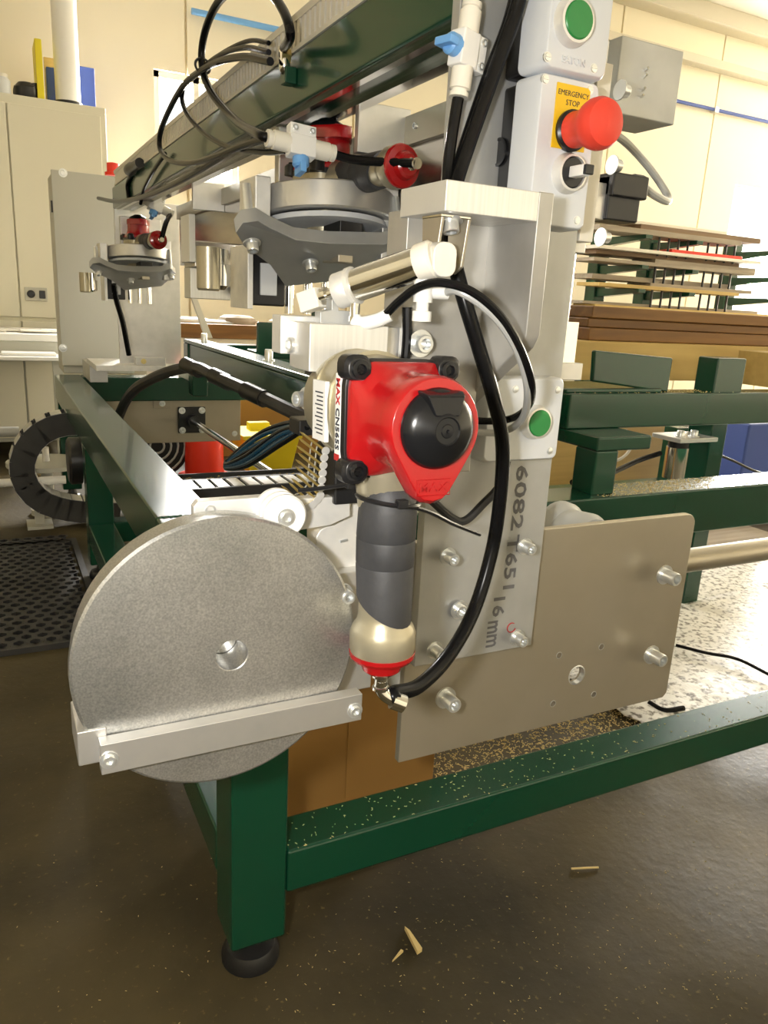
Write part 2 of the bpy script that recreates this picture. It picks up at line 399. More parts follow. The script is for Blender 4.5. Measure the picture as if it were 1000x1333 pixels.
# ================================================================ GANTRY
ga = thing('gantry', 'aluminium column on a steel carriage plate carrying a green gantry beam', 'gantry', (0.55, 0.64, 0.31))
YC, YP = 0.627, 0.640
CX0, CX1 = 0.370, 0.522
colz0 = 0.433
column = MB().box(CX0, CX1, YC, YC+0.013, colz0, 1.30).build('column_plate', 'alu_column', ga, 0.001)
plx0, plx1, plz0, plz1 = 0.366, 0.771, 0.311, 0.566
pl = [(plx0,YP,plz0),(plx1-0.006,YP,plz0),(plx1,YP,plz0+0.006)]
for i in range(6):
    a = math.radians(90*i/5); pl.append((plx1-0.014+0.014*math.cos(a), YP, plz1-0.014+0.014*math.sin(a)))
pl += [(plx0,YP,plz1)]
plate = MB().prism(pl, (0, 0.0095, 0)).build('carriage_plate', 'steel_plate', ga, 0.0012)
for q in ((583,724),(683,711),(566,846),(673,830)): bolt(at(*q, y=YC-0.012), 0.0062, 0.0135, column)
bolt(at(598,794,y=YC-0.004), 0.0068, 0.006, column)
for q in ((690,712),):
    pass
for q in ((865,748),(848,852),(580,908)): bolt(at(*q, y=YP-0.018), 0.0082, 0.020, plate)
# holes in the carriage plate
def drill(o, pts):
    tmp = []
    for p, r in pts:
        c = MB().cyl(Vector(p)-Vector((0,.03,0)), Vector(p)+Vector((0,.03,0)), r, n=24).build('drill', 'zinc_bolt'); tmp.append(c)
        md = o.modifiers.new('d', 'BOOLEAN'); md.object = c; md.operation = 'DIFFERENCE'; md.solver = 'EXACT'
    bpy.context.view_layer.update()
    me = bpy.data.meshes.new_from_object(o.evaluated_get(bpy.context.evaluated_depsgraph_get()))
    o.modifiers.clear(); me.shade_flat(); o.data = me
    for c in tmp: bpy.data.objects.remove(c)
drill(plate, [(at(751,879,y=YP), .0118)] + [(at(*q, y=YP), .0036) for q in ((728,853),(783,842),(720,916),(773,904))])
def hole(px, py, r, name='bore'):
    c = at(px, py, y=YP)
    MB().lathe(c+Vector((0, 0.0002, 0)), (0,-1,0), [(r*1.08, 0.0), (r*1.0, 0.0006), (r*0.90, 0.0006), (r*0.88, -0.006)], 22, cap=False).build(name, 'zinc_bolt', plate)
hole(751, 879, 0.0125)
for q in ((728,853),(783,842),(720,916),(773,904)): hole(*q, 0.0042, 'threaded_hole')
# carriage rollers behind the plate
for cx_, cz_ in ((at(748,661,y=.69).x, at(748,661,y=.69).z-.034), (0.40, 0.40), (0.70, 0.40)):
    r_ = MB().lathe((cx_, YP+0.012, cz_), (0,1,0), [(0.010, 0), (0.030, 0.0), (0.034, 0.012), (0.030, 0.045), (0.036, 0.055), (0.036, 0.065), (0.0, 0.065)], 28).build('roller', 'hose_grey', ga)
    MB().cyl((cx_, YP+0.003, cz_), (cx_, YP+0.02, cz_), 0.010).build('axle', 'chrome', r_)
# stamped marking on the column
for wd, (pa, pb) in (('6082', ((681,606),(671,690))), ('T651', ((668,700),(661,770))), ('16', ((650,775),(648,800))), ('mm', ((645,808),(640,842)))):
    a = at(*pa, y=YC-0.0003); c = at(*pb, y=YC-0.0003)
    me = text_mesh(wd, 0.022, 'ink_faint', 0.0001, True); xs = [v.co.x for v in me.vertices]; ys = [v.co.y for v in me.vertices]
    sx = (a-c).length/(max(xs)-min(xs)); hh = max(ys)-min(ys)
    for v in me.vertices: v.co.x *= sx; v.co.y *= (0.0155 if wd != 'mm' else 0.0135)/hh
    put('stamped_marking', me, column, frame_m((a+c)/2, (0,0,-1), (1,0,0)), label='dark stencilled marking on the plate')
a = at(666, 817, y=YC-0.0004)
MB().tube([a+Vector((0.0055*math.cos(t*0.5), 0, 0.0055*math.sin(t*0.5))) for t in range(2, 13)], 0.0006, 6).build('inspection_mark', 'ink_red', column)
# bracket on the column: mounting plate, top block, gusset
BY0, BY1 = 0.505, 0.570
MB().box(0.302, 0.381, BY1, 0.605, 0.655, 0.872).build('mounting_plate', 'alu_gusset', ga, 0.001)
MB().box(0.360, 0.395, 0.600, 0.628, 0.66, 0.88).build('spacer_block', 'alu', ga)
bolt(at(547,447,y=BY1-0.006), 0.0075, 0.010, ga)
P_ = at(582,233,y=BY0); bz1 = P_.z; bz0 = at(583,275,y=BY0).z
bx0 = P_.x; gx0 = at(703,252,y=BY0).x; gx1 = at(722,256,y=BY0).x
MB().box(bx0, gx0, BY0, 0.575, bz0, bz1).build('top_block', 'alu_brushed', ga, 0.0008)
gz = at(697,437,y=BY0).z
MB().prism([(gx0,BY0,bz1+0.0005),(gx0,BY0,gz),(gx0,BY0+0.006,gz-0.010),(gx0,BY1+0.03,gz-0.075),(gx0,BY1+0.03,bz1)], (gx1-gx0, 0, 0)).build('gusset_plate', 'alu_gusset', ga, 0.0012)
# rear plates right of the column
MB().box(0.508, 0.545, YC+0.013, YC+0.05, at(775,330,y=YC).z, 1.05).build('rear_bar', 'alu', ga, 0.001)
MB().box(0.523, 0.540, YC-0.002, YC+0.02, at(790,290,y=YC).z-0.02, at(800,85,y=YC).z).build('edge_strip', 'white_warm', ga, 0.001)
for q in ((803,116),(793,214),(778,308)): bolt(at(*q, y=YC+0.012)+Vector((0.004,0,0)), 0.006, 0.010, ga, (1,0,0))
rod = MB().cyl((0.540, YC+0.03, 0.760), (0.540, YC+0.03, 0.86), 0.006, n=14); rod.box(0.530, 0.552, YC+0.018, YC+0.042, 0.745, 0.79)
rod.build('slide_rod', 'chrome', ga)
MB().box(0.515, 0.560, YC+0.013, YC+0.05, 0.730, 0.748).build('rod_seat', 'alu', ga, 0.001)
# top beam with slotted duct and lower stainless panel
GX0, GX1, GZ0, GZ1, GYE = 0.375, 0.445, 1.040, 1.104, 2.72
beam(MB().box(GX0, GX1, YC+0.015, GYE, GZ0, GZ1), 'gantry_beam', ga)
MB().box(GX1-0.018, GX1, YC+0.015, GYE, GZ0-0.006, GZ0).build('linear_rail', 'chrome', ga)
MB().box(GX0+0.012, GX0+0.022, YC+0.015, GYE, GZ0-0.004, GZ0).build('linear_rail', 'chrome', ga)
duct = MB().box(GX0+0.046, GX0+0.05, YC+0.05, GYE-0.05, GZ1, GZ1+0.042).box(GX0, GX0+0.048, YC+0.05, GYE-0.05, GZ1, GZ1+0.004).build('cable_duct', 'duct', ga)
bar_me = MB().box(-0.0035, 0.0, -0.0048, 0.0048, 0.006, 0.034).mesh('duct_finger', 'duct')
y_ = YC+0.06; n_ = 0
while y_ < GYE-0.06 and n_ < 120:
    put('duct_finger', bar_me, duct, Matrix.Translation((GX0+0.004, y_, GZ1))); y_ += 0.0165; n_ += 1
MB().box(GX0+0.0005, GX0+0.004, YC+0.05, GYE-0.05, GZ1+0.002, GZ1+0.006).build('duct_edge', 'duct', duct)
MB().box(GX0-0.0005, GX0+0.05, YC+0.05, GYE-0.05, GZ1+0.034, GZ1+0.043).build('duct_lid', 'duct', duct)
MB().box(0.515, 0.527, 0.70, 2.40, 0.872, 1.03).build('stainless_panel', 'stainless', ga, 0.001)
MB().box(0.507, 0.515, 0.70, 2.40, 1.000, 1.036).build('panel_edge', 'steel_plate', ga, 0.001)
for yy in (0.80, 0.95, 1.15, 1.4, 1.7): bolt((0.507, yy, 1.02), 0.004, 0.003, ga, (-1,0,0), name='rivet', washer=False)
for yy in (0.98, 1.9): MB().box(0.44, 0.515, yy, yy+0.012, 0.985, 1.045).build('hanger', 'alu', ga, 0.001)
# far column and its electrics cabinet
MB().box(0.39, 0.60, 2.80, 2.815, 0.545, 1.08).build('end_column', 'alu', ga, 0.001)
MB().box(0.30, 0.72, 2.70, 2.98, 0.530, 0.548).build('end_carriage', 'alu_bright', ga, 0.001)
MB().box(0.30, 0.36, 2.90, 3.14, 0.47, 0.532).build('carriage_foot', 'alu', ga, 0.001)
MB().box(0.66, 0.72, 2.90, 3.14, 0.47, 0.532).build('carriage_foot', 'alu', ga, 0.001)
ec = thing('electrics_cabinet', 'light grey sheet metal switch cabinet at the far end of the gantry', 'switch cabinet', (0.34, 3.3, 0.47))
MB().box(0.236, 0.50, 3.20, 3.42, 0.47, 1.19).build('body', 'cabinet_grey', ec, 0.004)
MB().box(0.232, 0.504, 3.188, 3.20, 0.50, 1.195).build('door', 'cabinet_grey', ec, 0.003)
for q in ((82,225),(82,453)): bolt(at(*q, y=3.188), 0.010, 0.006, ec, name='lock')
MB().box(0.226, 0.232, 3.19, 3.21, 1.05, 1.09).build('hinge', 'black', ec)
tag(MB().lathe(at(147,222,y=3.3)-Vector((0,0,0.02)), (0,0,1), [(0.03, 0), (0.03, 0.012), (0.022, 0.014), (0.022, 0.045), (0.0, 0.05)], 18).build('warning_lamp', 'red_bucket'), 'small red lamp on top of the grey switch cabinet', 'lamp')

# ================================================================ NAIL GUNS
def V3(M, p): return M @ Vector(p)
def nail_gun(M, label, loc, detail=True, group=None):
    g = thing('nail_gun', label, 'nail gun', loc, group)
    def bld(b, n, m, par=None, bev=0.0, lab=None): return b.xf(M).build(n, m, par or g, bev, lab)
    def rr(w_, h_, r_, y, cz=0.0): return rrect(0, cz, w_, h_, r_, y, 6)
    # body
    bld(MB().loft([rr(.078,.080,.020,.004), rr(.078,.080,.020,.016), rr(.075,.079,.026,.020), rr(.070,.080,.034,.030,.002), rr(.068,.082,.033,.070,.004), rr(.064,.076,.031,.082,.004), rr(.060,.066,.029,.104,.002)]), 'body', 'champagne', bev=0.0006)
    body = g.children[-1]
    for yy in (.036, .066):
        bld(MB().loft([rr(.0725,.0840,.035,yy,.003), rr(.0725,.0840,.035,yy+.003,.003)]), 'rib', 'champagne', body)
    bld(MB().lathe((0,.012,-.020), (0,0,-1), [(.026,0),(.025,.018),(.022,.034),(.0205,.046)], 24), 'grip_neck', 'champagne')
    # gasket and red cover
    bld(MB().loft([rr(.081,.082,.019,-.002), rr(.081,.082,.019,.005)]), 'gasket', 'black', bev=.0006)
    bld(MB().loft([rr(.077,.078,.018,-.001), rr(.077,.078,.018,-.006), rr(.074,.075,.022,-.009), rr(.068,.068,.032,-.016), rr(.064,.064,.0318,-.024), rr(.0635,.0635,.0316,-.048)]), 'cover', 'red', bev=.0008)
    cover = g.children[-1]
    for sx, sz in ((-1,1),(1,1),(-1,-1),(1,-1)):
        for dx, dz in ((1,.45),(.45,1)):
            a = Vector((sx*.034*dx, -.006, sz*.034*dz)); c = Vector((sx*.026*dx, -.016, sz*.026*dz))
            bld(MB().tube([a, (a+c)/2+Vector((0,-.003,0)), c], .0022, 6, smooth=False), 'cover_rib', 'red', cover)
        br = bld(MB().loft([rrect(sx*.035, sz*.035, .019,.017,.006,y,3) for y in (.004,-.008)] + [rrect(sx*.034, sz*.034, .016,.014,.005,-.011,3)]), 'corner_lug', 'black', bev=.0006)
        bld(MB().lathe((sx*.034,-.010,sz*.034), (0,-1,0), [(.0062,0),(.0062,.003),(.0036,.0034),(.0030,.001),(0,.001)], 16, cap=False), 'screw', 'black_cap', br)
    # face plate with its pointed lower lip
    def face(k, y):
        out = []
        for i in range(0, 25):
            a = math.radians(-32 + 244*i/24); out.append((.0335*k*math.cos(a), y, .0335*k*math.sin(a)))
        out += [(-.0185*k, y, -.0345*k), (-.0125*k, y, -.0440*k), (-.0075*k, y, -.0485*k), (0, y, -.0500*k), (.0075*k, y, -.0485*k), (.0125*k, y, -.0440*k), (.0185*k, y, -.0345*k)]
        return out
    bld(MB().loft([face(1.0,-.040), face(1.0,-.052), face(.95,-.0555)]), 'face_plate', 'red', bev=.0005)
    fp = g.children[-1]
    me = text_mesh('MAX', .0082, 'red', .0006, True); me.transform(Matrix.Scale(1.25, 4, (1,0,0)))
    put('embossed_lettering', me, fp, M @ frame_m((0,-.0556,-.0385), (1,0,0), (0,0,1)), label='raised red lettering')
    bld(MB().tube([(-.0125,-.0555,-.033),(.0125,-.0555,-.033),(.0125,-.0555,-.0435),(-.0125,-.0555,-.0435),(-.0125,-.0555,-.033)], .0004, 5, smooth=False), 'embossed_frame', 'red', fp)
    # exhaust cap
    bld(MB().lathe((0,-.054,0), (0,-1,0), [(.0262,0),(.0262,.003),(.0245,.0065),(.0200,.0100),(.0150,.0120),(.0105,.0150),(.0090,.0155),(.0082,.0146),(.0045,.0146),(.0040,.0152),(.0012,.0154),(0,.0140)], 36), 'exhaust_cap', 'black_cap')
    cap = g.children[-1]
    bld(MB().loft([[(-.0155,-.055,.0245),(.0155,-.055,.0245),(.0155,-.060,.0240),(-.0155,-.060,.0240)],
                   [(-.0150,-.055,.0225),(.0150,-.055,.0225),(.0135,-.0665,.0215),(-.0135,-.0665,.0215)],
                   [(-.0100,-.055,.0090),(.0100,-.055,.0090),(.0085,-.0690,.0090),(-.0085,-.0690,.0090)]]), 'exhaust_deflector', 'black_cap', cap, .0012)
    # side labels on the left flank
    lab = bld(MB().box(-.0388,-.0380,.0225,.0345,-.026,.024) if not detail else MB().box(-.0372,-.0340,.041,.065,-.022,.022), 'rating_label', 'white')
    if detail:
        for i, zz in enumerate((.0135,.0105,.0075,.0045,.0015,-.0015,-.0045,-.0075,-.0105,-.0135,-.0165)):
            bld(MB().box(-.0374,-.0371,.045,.045+(.012 if i % 3 else .015),zz-.0005,zz+.0005), 'print_line', 'ink', lab)
        st = bld(MB().box(-.0402,-.0386,.0065,.0150,-.030,.030), 'brand_strip', 'white')
        for s_, z_, m_ in (('MAX', .018, 'ink_red'), ('CN565S', -.008, 'ink')):
            put('brand_lettering', text_mesh(s_, .0085, m_, .0002, True), st, M @ frame_m((-.0404,.0108,z_), (0,0,-1), (0,-1,0)))
        bld(MB().box(-.0405,-.0401,.0065,.0150,-.030,-.0255), 'strip_end', 'ink_red', st)
    # nose and magazine guide under the body
    bld(MB().box(-.020,.016,.060,.100,-.075,-.030), 'nail_guide', 'black', bev=.002)
    bld(MB().box(-.012,.012,.092,.118,-.060,.020), 'nose', 'steel_plate', bev=.002)
    # grip
    def el(z, rx, ry, cy, n=24): return [(rx*math.cos(2*math.pi*i/n), cy+ry*math.sin(2*math.pi*i/n), z) for i in range(n)]
    def sl(z, rx, ry, cy, n=24): return [(rx*math.cos(2*math.pi*i/n), cy+ry*math.sin(2*math.pi*i/n), z+.012*math.sin(2*math.pi*i/n-.5)) for i in range(n)]
    bld(MB().loft([el(-.050,.018,.019,.008), el(-.054,.0200,.021,.008), el(-.070,.0215,.0225,.008), el(-.088,.0218,.0232,.009), el(-.089,.0215,.0228,.009), el(-.090,.0218,.0232,.009),
                   el(-.108,.0216,.0230,.009), el(-.109,.0213,.0226,.009), el(-.110,.0216,.0230,.009), sl(-.142,.0209,.0222,.008), sl(-.143,.0180,.0190,.008)]), 'grip', 'grip')
    bld(MB().lathe((0,.008,-.138), (0,0,-1), [(.0188,-.018),(.0190,0),(.0192,.010),(.0205,.0155),(.0235,.020),(.0252,.0245),(.0252,.038),(.0246,.040)], 28), 'end_collar', 'champagne')
    bld(MB().lathe((0,.008,-.178), (0,0,-1), [(.0254,0),(.0254,.003),(.0238,.0055),(.0170,.0080),(.0150,.0150),(.0120,.0175)], 28), 'end_cap', 'red')
    f = bld(MB().lathe((0,.008,-.195), (0,0,-1), [(.0072,0),(.0072,.005),(.0052,.006),(.0052,.013),(.0066,.0135),(.0066,.016)], 12), 'air_inlet', 'chrome')
    return g
GM = Matrix.Translation((0.249, 0.470, 0.722)) @ Matrix.Rotation(math.radians(-2.0), 4, 'X')
gun = nail_gun(GM, 'red capped coil nailer with black rubber grip hanging in front of the column', (0.252, 0.488, 0.52))
inlet = V3(GM, (0, .008, -.209))
elb = at(478, 893, y=0.475)
t = tag(MB().tube([inlet+Vector((0,0,.006)), inlet, inlet+Vector((.003,-.003,-.006)), inlet+Vector((.010,-.006,-.011))], .0052, 12).build('hose_elbow', 'chrome'), 'chrome elbow fitting under the red end of the nailer grip', 'fitting')
MB().cyl(inlet+Vector((.008,-.005,-.010)), inlet+Vector((.017,-.008,-.014)), .0072, n=14).build('collar_nut', 'chrome', t)

# ---------------------------------------------------------------- gun mounting on the slide
gm = thing('gun_mount', 'machined aluminium block and curved bracket that hold the front nailer', 'bracket', (0.26, 0.55, 0.60))
cz1 = at(405,421,y=.556).z
MB().box(0.216, 0.283, 0.556, 0.600, 0.745, cz1).build('top_block', 'alu_brushed', gm, 0.0008)
MB().box(0.283, 0.303, 0.572, 0.604, 0.735, cz1-0.001).build('slide_block', 'alu', gm, 0.0008)
MB().box(0.208, 0.285, 0.600, 0.622, 0.755, cz1+0.004).build('rear_block', 'alu_bright', gm, 0.0008)
q = [at(*p, y=.575) for p in ((417,423),(417,406),(432,403),(432,390),(441,390),(441,404),(457,405),(457,423))]
MB().prism(q, (0, .012, 0)).build('rod_lug', 'alu_column', gm, 0.0006)
cur = [(458,630),(458,655),(455,665),(447,676),(437,683),(425,686),(417,690),(412,699),(412,719),(430,742),(452,767),(470,800),(520,800),(520,630)]
MB().prism([at(*p, y=.545) for p in cur], (0, .022, 0)).build('curved_bracket', 'alu_bright', gm, 0.0008)
tabp = [(500,612),(542,612),(544,670),(540,686),(532,690),(500,684)]
MB().prism([at(*p, y=.525) for p in tabp], (0, .012, 0)).build('rear_tab', 'alu_bright', gm, 0.001)
bolt(at(531,668,y=.520), 0.0045, 0.006, gm)
MB().tube([at(443,705,y=.544), at(452,703,y=.544)], .0012, 6).build('locating_pin', 'zinc_bolt', gm)
bolt(at(447,772,y=.51), 0.0052, 0.012, gm)
for q_ in ((390,449),(400,519)): bolt(at(*q_, y=.60), 0.0065, 0.012, gm, (-1,-.3,0))
MB().box(0.245, 0.262, 0.545, 0.640, 0.735, 0.748).build('gun_clamp', 'black', gm)

# ---------------------------------------------------------------- nail coil drum
dc = at(291, 853, y=.500); DR = .1045
dr = thing('nail_coil_drum', 'round galvanised sheet metal drum holding the nail coil below the nailer', 'drum', (dc.x, .52, dc.z-DR))
hc = at(302, 853, y=.500)
# front lid with an off-centre bore, rolled lip, side wall
n = 64; b = MB()
def circ(c, r, y, n=64): return [(c.x + r*math.cos(2*math.pi*i/n), y, c.z + r*math.sin(2*math.pi*i/n)) for i in range(n)]
b.loft([circ(hc, .0118, .506), circ(hc, .0118, .5003), circ(hc, .0124, .4998), circ(dc, .075, .4990), circ(dc, DR-.002, .5000), circ(dc, DR, .5015), circ(dc, DR, .509), circ(dc, DR-.001, .510)], cap=False)
lid = b.build('drum_lid', 'galvanised', dr)
MB().loft([circ(dc, DR-.0025, .507), circ(dc, DR-.0025, .528), circ(dc, .005, .529)], cap=False).build('drum_body', 'galvanised', dr)
MB().lathe((hc.x, .500, hc.z), (0,1,0), [(.0118,.002),(.0118,.028)], 28, cap=False).build('hub_tube', 'galvanised', dr)
MB().tube([at(113,868,y=.505)+Vector((-.001,0,0)), at(110,880,y=.503)+Vector((-.002,0,0)), at(118,893,y=.502)], .0016, 6).build('latch', 'zinc_bolt', dr)
bars = [at(130,968,y=.488), at(470,904,y=.488), at(471,940,y=.488), at(132,1004,y=.488)]
zt = (bars[0].z+bars[1].z)/2; zb = (bars[2].z+bars[3].z)/2; xl = (bars[0].x+bars[3].x)/2; xr = (bars[1].x+bars[2].x)/2
cb = MB().box(xl, xr, .487, .4985, zb, zt).build('clamp_bar', 'alu', dr, .0006)
for q_ in ((142,989),(462,925)): bolt(at(*q_, y=.487), .0042, .0028, cb)
MB().box(xl-.0135, xl+.006, .4985, .545, zb+.003, zt+.006).build('side_arm', 'alu', dr, .001)
MB().box(xl-.010, xr+.03, .540, .556, zb+.002, zt+.012).build('rear_bar', 'alu_bright', dr, .001)
MB().box(xr-.012, xr+.03, .532, .556, zb, dc.z+.04).build('drum_hanger', 'alu', dr, .001)

# ---------------------------------------------------------------- feed arm with roller
fa = thing('feed_arm', 'flat aluminium arm above the drum with a white guide roller', 'arm', (0.18, .53, 0.63))
ap = [(252,660),(258,653),(345,647),(360,650),(440,647),(456,640),(456,672),(430,684),(330,700),(252,706)]
MB().prism([at(*p, y=.532) for p in ap], (0, .010, 0)).build('arm_plate', 'alu_bright', fa, .0008)
bolt(at(274,664,y=.532), .004, .0005, fa, name='hole_bush', washer=False)
rc = at(372, 673, y=.508); RR = .0165
rl = MB().lathe(rc, (0,1,0), [(.004,-.001),(RR*.9,-.001),(RR,.001),(RR,.004),(RR*.9,.005),(RR*.9,.009),(RR,.010),(RR,.013),(RR*.9,.014),(RR*.9,.019),(RR,.020),(RR,.024)], 36).build('guide_roller', 'white', fa)
bolt(rc+Vector((0,-.001,0)), .0045, .003, rl)

# ---------------------------------------------------------------- belt of nails
nb = thing('nail_strip', 'wire collated strip of brass coloured nails running from roller up to the nailer', 'nail strip', at(400,690,y=.53))
heads = [(424,587),(422,596),(421,606),(420,616),(419,625),(418,635),(417,645),(413,651),(407,657),(399,661),(396,672),(393,681),(388,686),(381,689),(374,692)]
nm = MB().lathe((0,0,0), (0,1,0), [(.0032,0),(.0032,.0012),(.0011,.0015),(.0011,.040),(.0002,.046)], 10).mesh('nail', 'brass')
hm = MB().lathe((0,0,0), (0,1,0), [(.0034,-.0006),(.0034,.0003)], 10).mesh('nail_head', 'alu_bright')
ps = []
for i, h in enumerate(heads):
    p = at(*h, y=.530); ps.append(p)
    Mn = Matrix.Translation(p) @ Matrix.Rotation(math.radians(9), 4, 'X') @ Matrix.Rotation(math.radians(6+random.uniform(-2,2)), 4, 'Z')
    nl = put('nail', nm, nb, Mn)
    put('nail_head', hm, nl, Mn)
for k in (.014, .026):
    MB().tube([p+Vector((-.001,k,.003)) for p in ps], .0006, 5, sub=3).build('binding_wire', 'zinc_bolt', nb)

# ---------------------------------------------------------------- air cylinder
ac = thing('air_cylinder', 'small stainless air cylinder hung under the bracket block, tilting the nailer', 'air cylinder', at(500,400,y=.55))
c1 = at(560,338,y=.520); c0 = at(432,382,y=.585); d = (c0-c1).normalized(); LN = (c0-c1).length
MB().lathe(c1, d, [(0.0122,-.004),(0.0140,-.002),(0.0140,.008),(0.0132,.010)], 26).build('rear_cap', 'white_warm', ac)
MB().lathe(c1, d, [(0.0128,.008),(0.0128,LN*.80)], 26).build('barrel', 'chrome', ac)
MB().lathe(c1, d, [(0.0132,LN*.74),(0.0149,LN*.745),(0.0149,LN*.79),(0.0132,LN*.80),(0.0140,LN*.82),(0.0140,LN*.93),(0.0104,LN*.95)], 26).build('front_cap', 'alu_bright', ac)
MB().lathe(c1, d, [(0.0043,LN*.93),(0.0043,LN+.004),(0.0067,LN+.004),(0.0067,LN+.010)], 16).build('piston_rod', 'chrome', ac)
r0 = c0 + d*.010
u_ = d.orthogonal().normalized()
MB().box(-.008,.008,-.008,.008,0,.018).xf(frame_m(r0, (1,0,0), d.cross(Vector((1,0,0))).normalized()) if False else (Matrix.Translation(r0) @ d.to_track_quat('Z','Y').to_matrix().to_4x4())).build('rod_clevis', 'white_warm', ac, .001)
# U bracket under the block
ub0 = at(586,278,y=.530)
MB().box(ub0.x-.016, ub0.x+.010, .515, .545, bz0-.003, bz0).build('bracket_plate', 'chrome', ac, .001)
MB().prism([(ub0.x-.0155,.515,bz0), (ub0.x-.0155,.545,bz0), (ub0.x-.0165,.540,c1.z-.004), (ub0.x-.0165,.530,c1.z-.009), (ub0.x-.0165,.520,c1.z-.004)], (.003,0,0)).build('bracket_cheek', 'steel_plate', ac, .001)
MB().prism([(ub0.x+.0075,.515,bz0), (ub0.x+.0075,.545,bz0), (ub0.x+.0065,.540,c1.z-.004), (ub0.x+.0065,.530,c1.z-.009), (ub0.x+.0065,.520,c1.z-.004)], (.003,0,0)).build('bracket_cheek', 'steel_plate', ac, .001)
bolt((ub0.x-.003, .524, bz0-.004), .0065, .009, ac, (0,-.3,-1), name='bracket_bolt')
MB().cyl((ub0.x-.020,.531,c1.z+.001), (ub0.x+.013,.531,c1.z+.001), .004, n=14).build('pivot_pin', 'brass', ac)
ec_ = at(578,338,y=.512)
MB().loft([rrect(ec_.x, ec_.z, .020,.025,.008,.510,4), rrect(ec_.x, ec_.z, .020,.025,.008,.530,4)])  .build('rear_eye', 'alu_bright', ac, .001)
# fittings under the cylinder
f1 = at(462,405,y=.565); f2 = at(551,383,y=.525)
MB().lathe(f1+Vector((0,0,.006)), (0,0,-1), [(.004,0),(.004,.010),(.005,.010),(.005,.014)], 12).build('port', 'chrome', ac)
MB().tube([f1+Vector((0,0,-.006)), f1+Vector((.004,-.004,-.009)), f1+Vector((.014,-.012,-.006)), f1+Vector((.022,-.018,-.001))], .0055, 12).build('push_fitting', 'white', ac)
MB().lathe(f2+Vector((0,0,.012)), (0,0,-1), [(.0075,0),(.0075,.018),(.005,.018),(.005,.024),(.0075,.0245),(.0075,.032)], 14).build('flow_regulator', 'white', ac)
MB().cyl(f2+Vector((0,0,.002)), f2+Vector((.019,-.004,.002)), .0052, n=14).build('push_fitting', 'white', ac)

# ================================================================ CONTROL BOXES
def control_box(label, x0, x1, y0, z0, z1, depth, loc):
    t = thing('control_box', label, 'control box', loc)
    MB().box(x0+.002, x1-.002, y0+depth*.55, y0+depth, z0+.002, z1-.002).build('base', 'black', t, .003)
    cx, cz, w_, h_ = (x0+x1)/2, (z0+z1)/2, x1-x0, z1-z0
    MB().loft([rrect(cx,cz,w_+.006,h_,.006,y0+depth*.56), rrect(cx,cz,w_,h_,.006,y0+.004), rrect(cx,cz,w_-.003,h_-.003,.006,y0)]).build('cover', 'enclosure', t, .001)
    return t
def screws(t, pts, y, r=.0033):
    for p in pts:
        c = at(*p, y=y)
        s_ = MB().lathe(c, (0,-1,0), [(r*1.2,-.0015),(r*1.2,.0002),(r,.0002),(r*.9,.0010),(0,.0014)], 14).build('screw', 'zinc_bolt', t)
        MB().box(c.x-r*.7, c.x+r*.7, c.y-.0018, c.y-.0005, c.z-.0004, c.z+.0004).build('slot', 'zinc_bolt', s_)
EY = .571
ex0, ex1 = at(700,150,y=EY).x, at(778,150,y=EY).x
ez_s = at(740,98,y=EY).z; ez_b = at(762,301,y=EY).z
eb = control_box('grey control box with red emergency stop button and white selector switch', ex0, ex1, EY, ez_b, ez_s-.0008, YC-EY, ((ex0+ex1)/2, .6, ez_b))
screws(eb, [(710,103),(768,117),(751,287)], EY)
et = control_box('upper grey control box with a single green push button on the column', ex0-.001, ex1+.001, EY-.004, ez_s+.0008, ez_s+.105, YC-EY+.004, ((ex0+ex1)/2, .6, ez_s))
screws(et, [(713,74),(773,89)], EY-.004)
lm = text_mesh('EATON', .0075, 'enclosure', .0006, True)
put('embossed_lettering', lm, et, frame_m(at(747,80,y=EY-.0042), (1,0,0), (0,0,1)), label='raised maker lettering')
bz = lambda c, r, m_, t, nm_: MB().lathe(c, (0,-1,0), [(r*1.12,-.001),(r*1.12,.002),(r,.006),(r*.98,.009),(r*.86,.0095),(r*.84,.006)], 32, cap=False).build(nm_, m_, t)
def green_button(px, py, y, r, t):
    c = at(px, py, y=y); z = bz(c, r, 'alu_bright', t, 'button_bezel')
    MB().lathe(c, (0,-1,0), [(r*.85,.002),(r*.85,.0100),(r*.80,.0108),(0,.0108)], 32).build('button', 'button_green', z)
green_button(744, 30, EY-.004, .0165, et)
# lower box
LY = .590
lx0, lx1 = at(633,545,y=LY).x, at(731,545,y=LY).x
lz1, lz0 = at(735,492,y=LY).z, at(725,598,y=LY).z
lb = control_box('lower grey control box with one green push button beside the nailer', lx0, lx1, LY, lz0, lz1, YC-LY, ((lx0+lx1)/2, .61, lz0))
screws(lb, [(671,507),(726,508),(716,587)], LY)
green_button(695, 549, LY, .0150, lb)
# emergency stop
yl = [at(724,108,y=EY-.0006), at(767,114,y=EY-.0006), at(757,196,y=EY-.0006), at(719,194,y=EY-.0006)]
yx0, yx1 = (yl[0].x+yl[3].x)/2, (yl[1].x+yl[2].x)/2+.002; yz1, yz0 = (yl[0].z+yl[1].z)/2, (yl[2].z+yl[3].z)/2
pl_ = MB().box(yx0, yx1, EY-.0012, EY, yz0, yz1).build('warning_plate', 'yellow', eb)
for s_, fz, sz in (('EMERGENCY', .86, .0058), ('STOP', .72, .0062)):
    put('lettering', text_mesh(s_, sz, 'ink', .0001), pl_, frame_m(Vector(((yx0+yx1)/2, EY-.0014, yz0+(yz1-yz0)*fz)), (1,0,0), (0,0,1)))
ce = at(742, 171, y=EY)
MB().lathe(ce, (0,-1,0), [(.0165,0),(.0165,.004),(.0145,.006)], 32).build('button_collar', 'black', eb)
